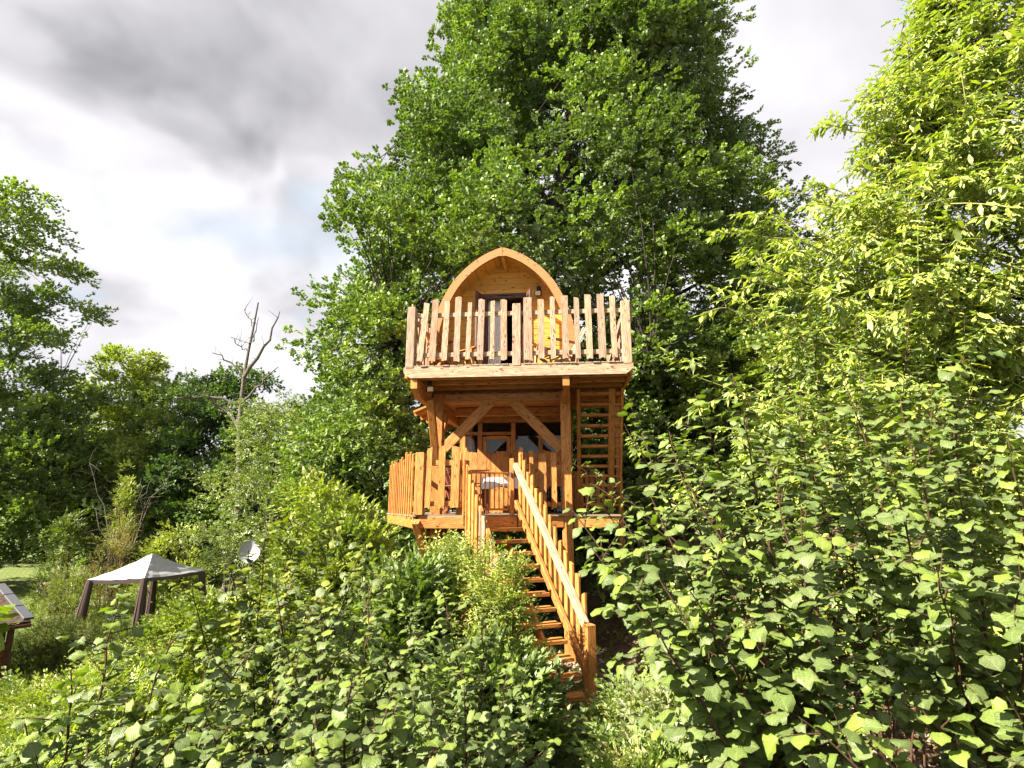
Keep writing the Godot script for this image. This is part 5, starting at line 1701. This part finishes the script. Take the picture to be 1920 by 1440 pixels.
func hazels() -> void:
	var gr := "hazel bushes in front on the right"
	var gl := "hazel bushes in front on the left"
	# right: fans of stems rising from the bank beside the camera
	leafy_shrub("hazel_bush", "fan of leaning hazel stems in front of the bank right of the stairs", "hazel bush", at_ground(1.45, 2.75), [hz(0.10, 0.00, 3.0), hz(0.21, 0.185, 3.3), hz(0.30, 0.06, 2.7), hz(0.40, 0.235, 2.9), hz(0.44, 0.10, 2.6), hz(0.28, 0.13, 3.0), hz(0.34, -0.06, 2.5), hz(0.19, -0.02, 2.8), hz(0.17, -0.10, 2.5), hz(0.52, 0.20, 3.1), hz(0.50, 0.0, 2.4), hz(0.24, -0.2, 2.3), hz(0.40, -0.18, 2.3), hz(0.13, -0.06, 2.9), hz(0.15, 0.02, 3.1), hz(0.24, 0.02, 2.7), hz(0.33, 0.20, 3.2), hz(0.30, -0.14, 2.4)], 0.085, 7001, gr, {"side": 0.27, "side_gap": 0.08, "spacing": 0.043})
	leafy_shrub("hazel_bush", "tall hazel stems at the right edge below the chestnut", "hazel bush", at_ground(2.5, 3.2), [hz(0.60, 0.24, 3.2), hz(0.70, 0.20, 2.9), hz(0.80, 0.26, 3.2), hz(0.66, 0.08, 2.6), hz(0.78, 0.06, 2.6), hz(0.88, 0.12, 2.9), hz(0.86, -0.08, 2.4), hz(0.72, -0.1, 2.3), hz(0.62, -0.06, 2.8), hz(0.9, 0.0, 2.6), hz(0.55, 0.12, 3.3)], 0.088, 7002, gr, {"side": 0.28, "side_gap": 0.075, "spacing": 0.043})
	leafy_shrub("hazel_bush", "hazel thicket standing behind the right hazels on the bank", "hazel bush", at_ground(3.1, 5.2), [hz(0.30, 0.13, 5.0), hz(0.38, 0.26, 5.0), hz(0.47, 0.33, 5.2), hz(0.55, 0.36, 5.0), hz(0.64, 0.35, 4.8), hz(0.74, 0.36, 5.0), hz(0.84, 0.34, 4.8), hz(0.50, 0.22, 4.6), hz(0.42, 0.12, 4.8), hz(0.62, 0.2, 4.4), hz(0.76, 0.22, 4.4), hz(0.9, 0.2, 4.6), hz(0.35, 0.02, 5.0)], 0.09, 7003, gr, {"side": 0.40, "side_gap": 0.095, "spacing": 0.055, "tones": [Color(0.194, 0.297, 0.086), Color(0.217, 0.327, 0.081), Color(0.171, 0.256, 0.093), Color(0.251, 0.357, 0.074), Color(0.320, 0.427, 0.055), Color(0.205, 0.285, 0.109)]})
	leafy_shrub("hazel_bush", "low hazel shoots at the bottom right corner over bare soil", "hazel bush", at_ground(2.2, 2.2), [hz(0.66, -0.32, 2.2), hz(0.56, -0.36, 2.1), hz(0.8, -0.30, 2.2), hz(0.9, -0.22, 2.2), hz(0.46, -0.33, 2.2), hz(0.72, -0.42, 2.0), hz(0.88, -0.4, 2.0)], 0.082, 7004, gr, {"side": 0.22, "side_gap": 0.09, "spacing": 0.043, "bare": 0.05})
	# left: bushes filling the slope below the camera
	leafy_shrub("hazel_bush", "hazel bush with tall bright shoots at the left below the gazebo", "hazel bush", at_ground(-1.75, 2.7), [hz(-0.66, -0.145, 2.7), hz(-0.56, -0.20, 2.6), hz(-0.50, -0.26, 2.5), hz(-0.72, -0.26, 2.5), hz(-0.62, -0.30, 2.4), hz(-0.42, -0.22, 2.7), hz(-0.78, -0.34, 2.4), hz(-0.54, -0.36, 2.3), hz(-0.45, -0.34, 2.4), hz(-0.68, -0.38, 2.3)], 0.075, 7101, gl, {"side": 0.24, "side_gap": 0.075, "spacing": 0.04, "bare": 0.08})
	leafy_shrub("hazel_bush", "broad hazel bush in the middle foreground left of the stairs", "hazel bush", at_ground(-0.95, 3.2), [hz(-0.40, -0.13, 3.2), hz(-0.31, -0.16, 3.1), hz(-0.24, -0.13, 3.4), hz(-0.36, -0.25, 2.7), hz(-0.26, -0.27, 2.6), hz(-0.16, -0.2, 3.2), hz(-0.20, -0.32, 2.5), hz(-0.32, -0.36, 2.3), hz(-0.14, -0.30, 2.7), hz(-0.42, -0.33, 2.5), hz(-0.10, -0.36, 2.5)], 0.075, 7102, gl, {"side": 0.26, "side_gap": 0.07, "spacing": 0.04, "bare": 0.08})
	leafy_shrub("hazel_bush", "hazel bush rising to the level of the lower deck on the left", "hazel bush", at_ground(-2.0, 5.0), [hz(-0.36, 0.0, 5.0), hz(-0.42, -0.04, 4.8), hz(-0.30, -0.02, 5.0), hz(-0.48, -0.09, 4.6), hz(-0.25, -0.06, 4.8), hz(-0.38, -0.1, 4.5), hz(-0.54, -0.12, 4.6), hz(-0.2, -0.1, 4.7), hz(-0.32, -0.14, 4.4), hz(-0.46, -0.17, 4.4)], 0.085, 7103, gl, {"side": 0.36, "side_gap": 0.08, "spacing": 0.045, "tones": [Color(0.216, 0.303, 0.091), Color(0.252, 0.337, 0.078), Color(0.192, 0.263, 0.098), Color(0.300, 0.371, 0.065), Color(0.360, 0.422, 0.058), Color(0.216, 0.274, 0.115)]})
	leafy_shrub("hazel_bush", "darker hazel bush crowding the foot of the stairs", "hazel bush", at_ground(-0.25, 4.4), [hz(-0.12, -0.13, 4.4), hz(-0.05, -0.18, 4.4), hz(-0.18, -0.16, 4.2), hz(0.0, -0.24, 4.2), hz(-0.08, -0.25, 3.9), hz(0.04, -0.30, 4.0), hz(-0.16, -0.26, 3.8), hz(0.06, -0.37, 3.6), hz(-0.02, -0.34, 3.6)], 0.08, 7104, gl, {"side": 0.26, "side_gap": 0.075, "spacing": 0.042})
	leafy_shrub("hazel_bush", "low hazel branch sweeping in at the bottom left corner", "hazel bush", at_ground(-1.7, 1.6), [hz(-0.86, -0.34, 2.2), hz(-0.7, -0.38, 2.0), hz(-0.56, -0.40, 2.0), hz(-0.42, -0.39, 2.0), hz(-0.3, -0.4, 2.1)], 0.08, 7105, gl, {"side": 0.22, "side_gap": 0.08, "spacing": 0.042, "bare": 0.05})
	leafy_shrub("hazel_bush", "few large hazel leaves reaching in from the left edge before the cabin roof", "hazel bush", at_ground(-2.05, 1.3), [hz(-0.865, -0.16, 1.75), hz(-0.89, -0.20, 1.75), hz(-0.93, -0.26, 1.8)], 0.125, 7106, gl, {"side": 0.1, "side_gap": 0.3, "bare": 0.7})
	# a clematis shoot hanging before the deck stairs
	leafy_shrub("vine", "thin clematis vine arching in front of the open deck stairs", "vine", hz(0.30, -0.05, 3.6), [hz(0.105, 0.075, 3.6), hz(0.135, 0.04, 3.6), hz(0.20, 0.145, 3.6)], 0.05, 7201, "", {"side": 0.10, "side_gap": 0.12, "spacing": 0.07, "bare": 0.3, "stem_r": 0.005, "tones": [Color(0.239, 0.332, 0.065), Color(0.288, 0.365, 0.065), Color(0.204, 0.297, 0.065), Color(0.312, 0.377, 0.078), Color(0.336, 0.400, 0.065), Color(0.239, 0.320, 0.104)]})

func grass() -> void:
	R.seed = 9700
	var mb := MB.new()
	for i in 7:
		var a := rf(0, TAU)
		var o := Vector3(cos(a), 0, sin(a)) * rf(0, 0.05)
		var t := o + Vector3(cos(a) * rf(0.02, 0.09), rf(0.10, 0.24), sin(a) * rf(0.02, 0.09))
		var s := Vector3(-sin(a), 0, cos(a)) * 0.006
		var b := rf(0.8, 1.2)
		mb.face([o - s, o + s, t], [Vector2.ZERO, Vector2.ZERO, Vector2.ZERO], Vector3(cos(a), 0.5, sin(a)), Color(b, b, b))
	var xs := []
	var cols := PackedColorArray()
	var nz := FastNoiseLite.new()
	nz.seed = 5
	nz.frequency = 0.5
	while xs.size() < 16000:
		var d := 2.0 + pow(R.randf(), 1.4) * 34.0
		var x := rf(-0.98, 0.35) * d
		if x > -1.2 - 0.02 * d and R.randf() < 0.75:
			continue
		var p := at_ground(x, d, -0.02)
		var n := nz.get_noise_2d(x, d)
		p.y += 0.05
		xs.append(Transform3D(Basis(Vector3.UP, rf(0, TAU)).scaled(Vector3.ONE * rf(0.7, 1.5)), p))
		cols.append(Color(0.144, 0.194, 0.046).lerp(Color(0.239, 0.274, 0.065), clampf(0.5 + n, 0, 1)) * rf(0.8, 1.2))
	var o := scatter("grass", mb.mesh(M.grass), xs, cols, self)
	o.set_meta("label", "grass growing over the left slope")
	o.set_meta("category", "grass")

func litter() -> void:
	R.seed = 9800
	var mb := MB.new()
	for i in 6:
		add_leaf(mb, Vector3(rf(-0.12, 0.12), 0.01, rf(-0.12, 0.12)), (rvec() * Vector3(1, 0.15, 1)).normalized(), (Vector3.UP + rvec() * 0.5).normalized(), rf(0.06, 0.10), rf(0.03, 0.06), Color.WHITE * rf(0.7, 1.2), 0.2)
	var st := MB.new()
	for i in 3:
		var c := Vector3(rf(-0.1, 0.1), 0.0, rf(-0.1, 0.1))
		var r := rf(0.012, 0.04)
		for k in 6:
			var a := TAU * k / 6.0
			var b := TAU * (k + 1) / 6.0
			var p := c + Vector3(cos(a) * r * 1.3, -0.01, sin(a) * r)
			var q := c + Vector3(cos(b) * r * 1.3, -0.01, sin(b) * r)
			st.face([p, q, c + Vector3(r * 0.2, r * 0.8, 0)], [Vector2.ZERO, Vector2.ZERO, Vector2.ZERO], (p + q) * 0.5 - c + Vector3(0, 0.02, 0), Color.WHITE)
	var xs := []
	var cs := PackedColorArray()
	var xt := []
	var ct := PackedColorArray()
	for i in 2600:
		var d := rf(3.0, 15.0)
		var x := rf(0.6, 1.2 + d * 0.55)
		var at := at_ground(x, d, 0.045)
		if i % 3:
			xs.append(Transform3D(Basis(Vector3.UP, rf(0, TAU)), at))
			cs.append(Color(0.20, 0.12, 0.055) * rf(0.5, 1.3))
		else:
			xt.append(Transform3D(Basis(Vector3.UP, rf(0, TAU)).scaled(Vector3.ONE * rf(0.6, 1.6)), at))
			ct.append(Color(0.25, 0.19, 0.14) * rf(0.6, 1.2))
	var o := scatter("leaf_litter", mb.mesh(M.leaf), xs, cs, self)
	o.set_meta("label", "brown fallen leaves on the bare soil right of the stairs")
	o.set_meta("category", "leaf litter")
	var p := scatter("pebbles", st.mesh(M.plain_stone), xt, ct, self)
	p.set_meta("label", "small stones and clods on the bare soil")
	p.set_meta("category", "pebbles")

# ------------------------------------------------------------------ sky
func sky_texture() -> ImageTexture:
	var w := 1024
	var h := 512
	var nz := FastNoiseLite.new()
	nz.seed = 12
	nz.frequency = 1.0
	nz.fractal_octaves = 6
	nz.fractal_gain = 0.52
	var big := FastNoiseLite.new()
	big.seed = 31
	big.frequency = 1.0
	big.fractal_octaves = 3
	var data := PackedFloat32Array()
	data.resize(w * h * 3)
	for y in h:
		var el := PI * 0.5 - PI * (y + 0.5) / h
		for x in w:
			var az := wrapf(TAU * (x + 0.5) / w, -PI, PI)
			var dir := Vector3(sin(az) * cos(el), sin(el), -cos(az) * cos(el))
			var c := Color(0.62, 0.62, 0.62)
			if el > -0.05:
				var up := maxf(dir.y, 0.0) + 0.32
				var p := Vector3(dir.x / up, dir.z / up, 0.0) * 1.9
				var warp := nz.get_noise_3d(p.x * 0.7, p.y * 0.7, 7.0)
				var f := nz.get_noise_3d(p.x + warp * 0.5, p.y - warp * 0.4, 1.0)
				var g := big.get_noise_3d(p.x * 0.55 + 0.8, p.y * 0.55 + 0.4, 3.0)
				# thick grey-bellied cloud banks over a bright white layer, with thin gaps of pale blue
				var fine := nz.get_noise_3d(p.x * 3.1 + warp, p.y * 3.1, 4.0)
				var mass := 0.0
				for bank in [[-0.50, 0.76, 0.52, 0.22, 1.0], [1.9, 0.75, 0.6, 0.22, 1.0], [-2.3, 0.7, 0.6, 0.22, 1.0], [0.2, 1.4, 0.6, 0.15, 0.4]]:
					var q := Vector2(wrapf(az - bank[0], -PI, PI) * cos(el) / 0.72 + 0.30 * f, el - bank[1] + 0.10 * g + 0.12 * f)
					mass = maxf(mass, exp(-pow(absf(q.x) / bank[2], 3.0) - pow(absf(q.y) / bank[3], 3.0)) * bank[4])
				var lit := 0.65 + 0.17 * f + 0.07 * g + 0.06 * fine
				var belly := smoothstep(0.85, 0.56, el + 0.1 * f)      # the banks are darkest along their lower side
				lit = lerpf(lit, lerpf(0.49, 0.31, belly) + 0.12 * fine, clampf(mass * (0.9 + 0.9 * f), 0.0, 1.0))
				lit = lerpf(lit, 0.70 + 0.36 * f + 0.17 * fine, smoothstep(0.57, 0.47, el + 0.22 * f) * 0.9)
				lit *= 1.0 + 0.35 * pow(maxf(dir.dot(SUN), 0.0), 2.0)      # clouds are brighter towards the sun
				c = Color(lit, lit * 0.982, lit * 1.03)
				var thin := exp(-pow(wrapf(az + 0.47, -PI, PI) / 0.30, 2.0) - pow((el - 0.415 + 0.05 * f) / 0.035, 2.0))
				var gap := maxf(smoothstep(0.30, 0.55, -f - 0.25 * g - 0.3 * mass) * smoothstep(0.05, 0.3, el), thin * clampf(0.75 - f * 1.2, 0.0, 1.0))
				c = c.lerp(Color(0.50, 0.59, 0.70), gap * 0.6)
				c = c.lerp(Color(0.66, 0.66, 0.69), smoothstep(0.20, 0.0, el) * 0.8)
			var i := (y * w + x) * 3
			data[i] = c.r
			data[i + 1] = c.g
			data[i + 2] = c.b
	return ImageTexture.create_from_image(Image.create_from_data(w, h, false, Image.FORMAT_RGBF, data.to_byte_array()))
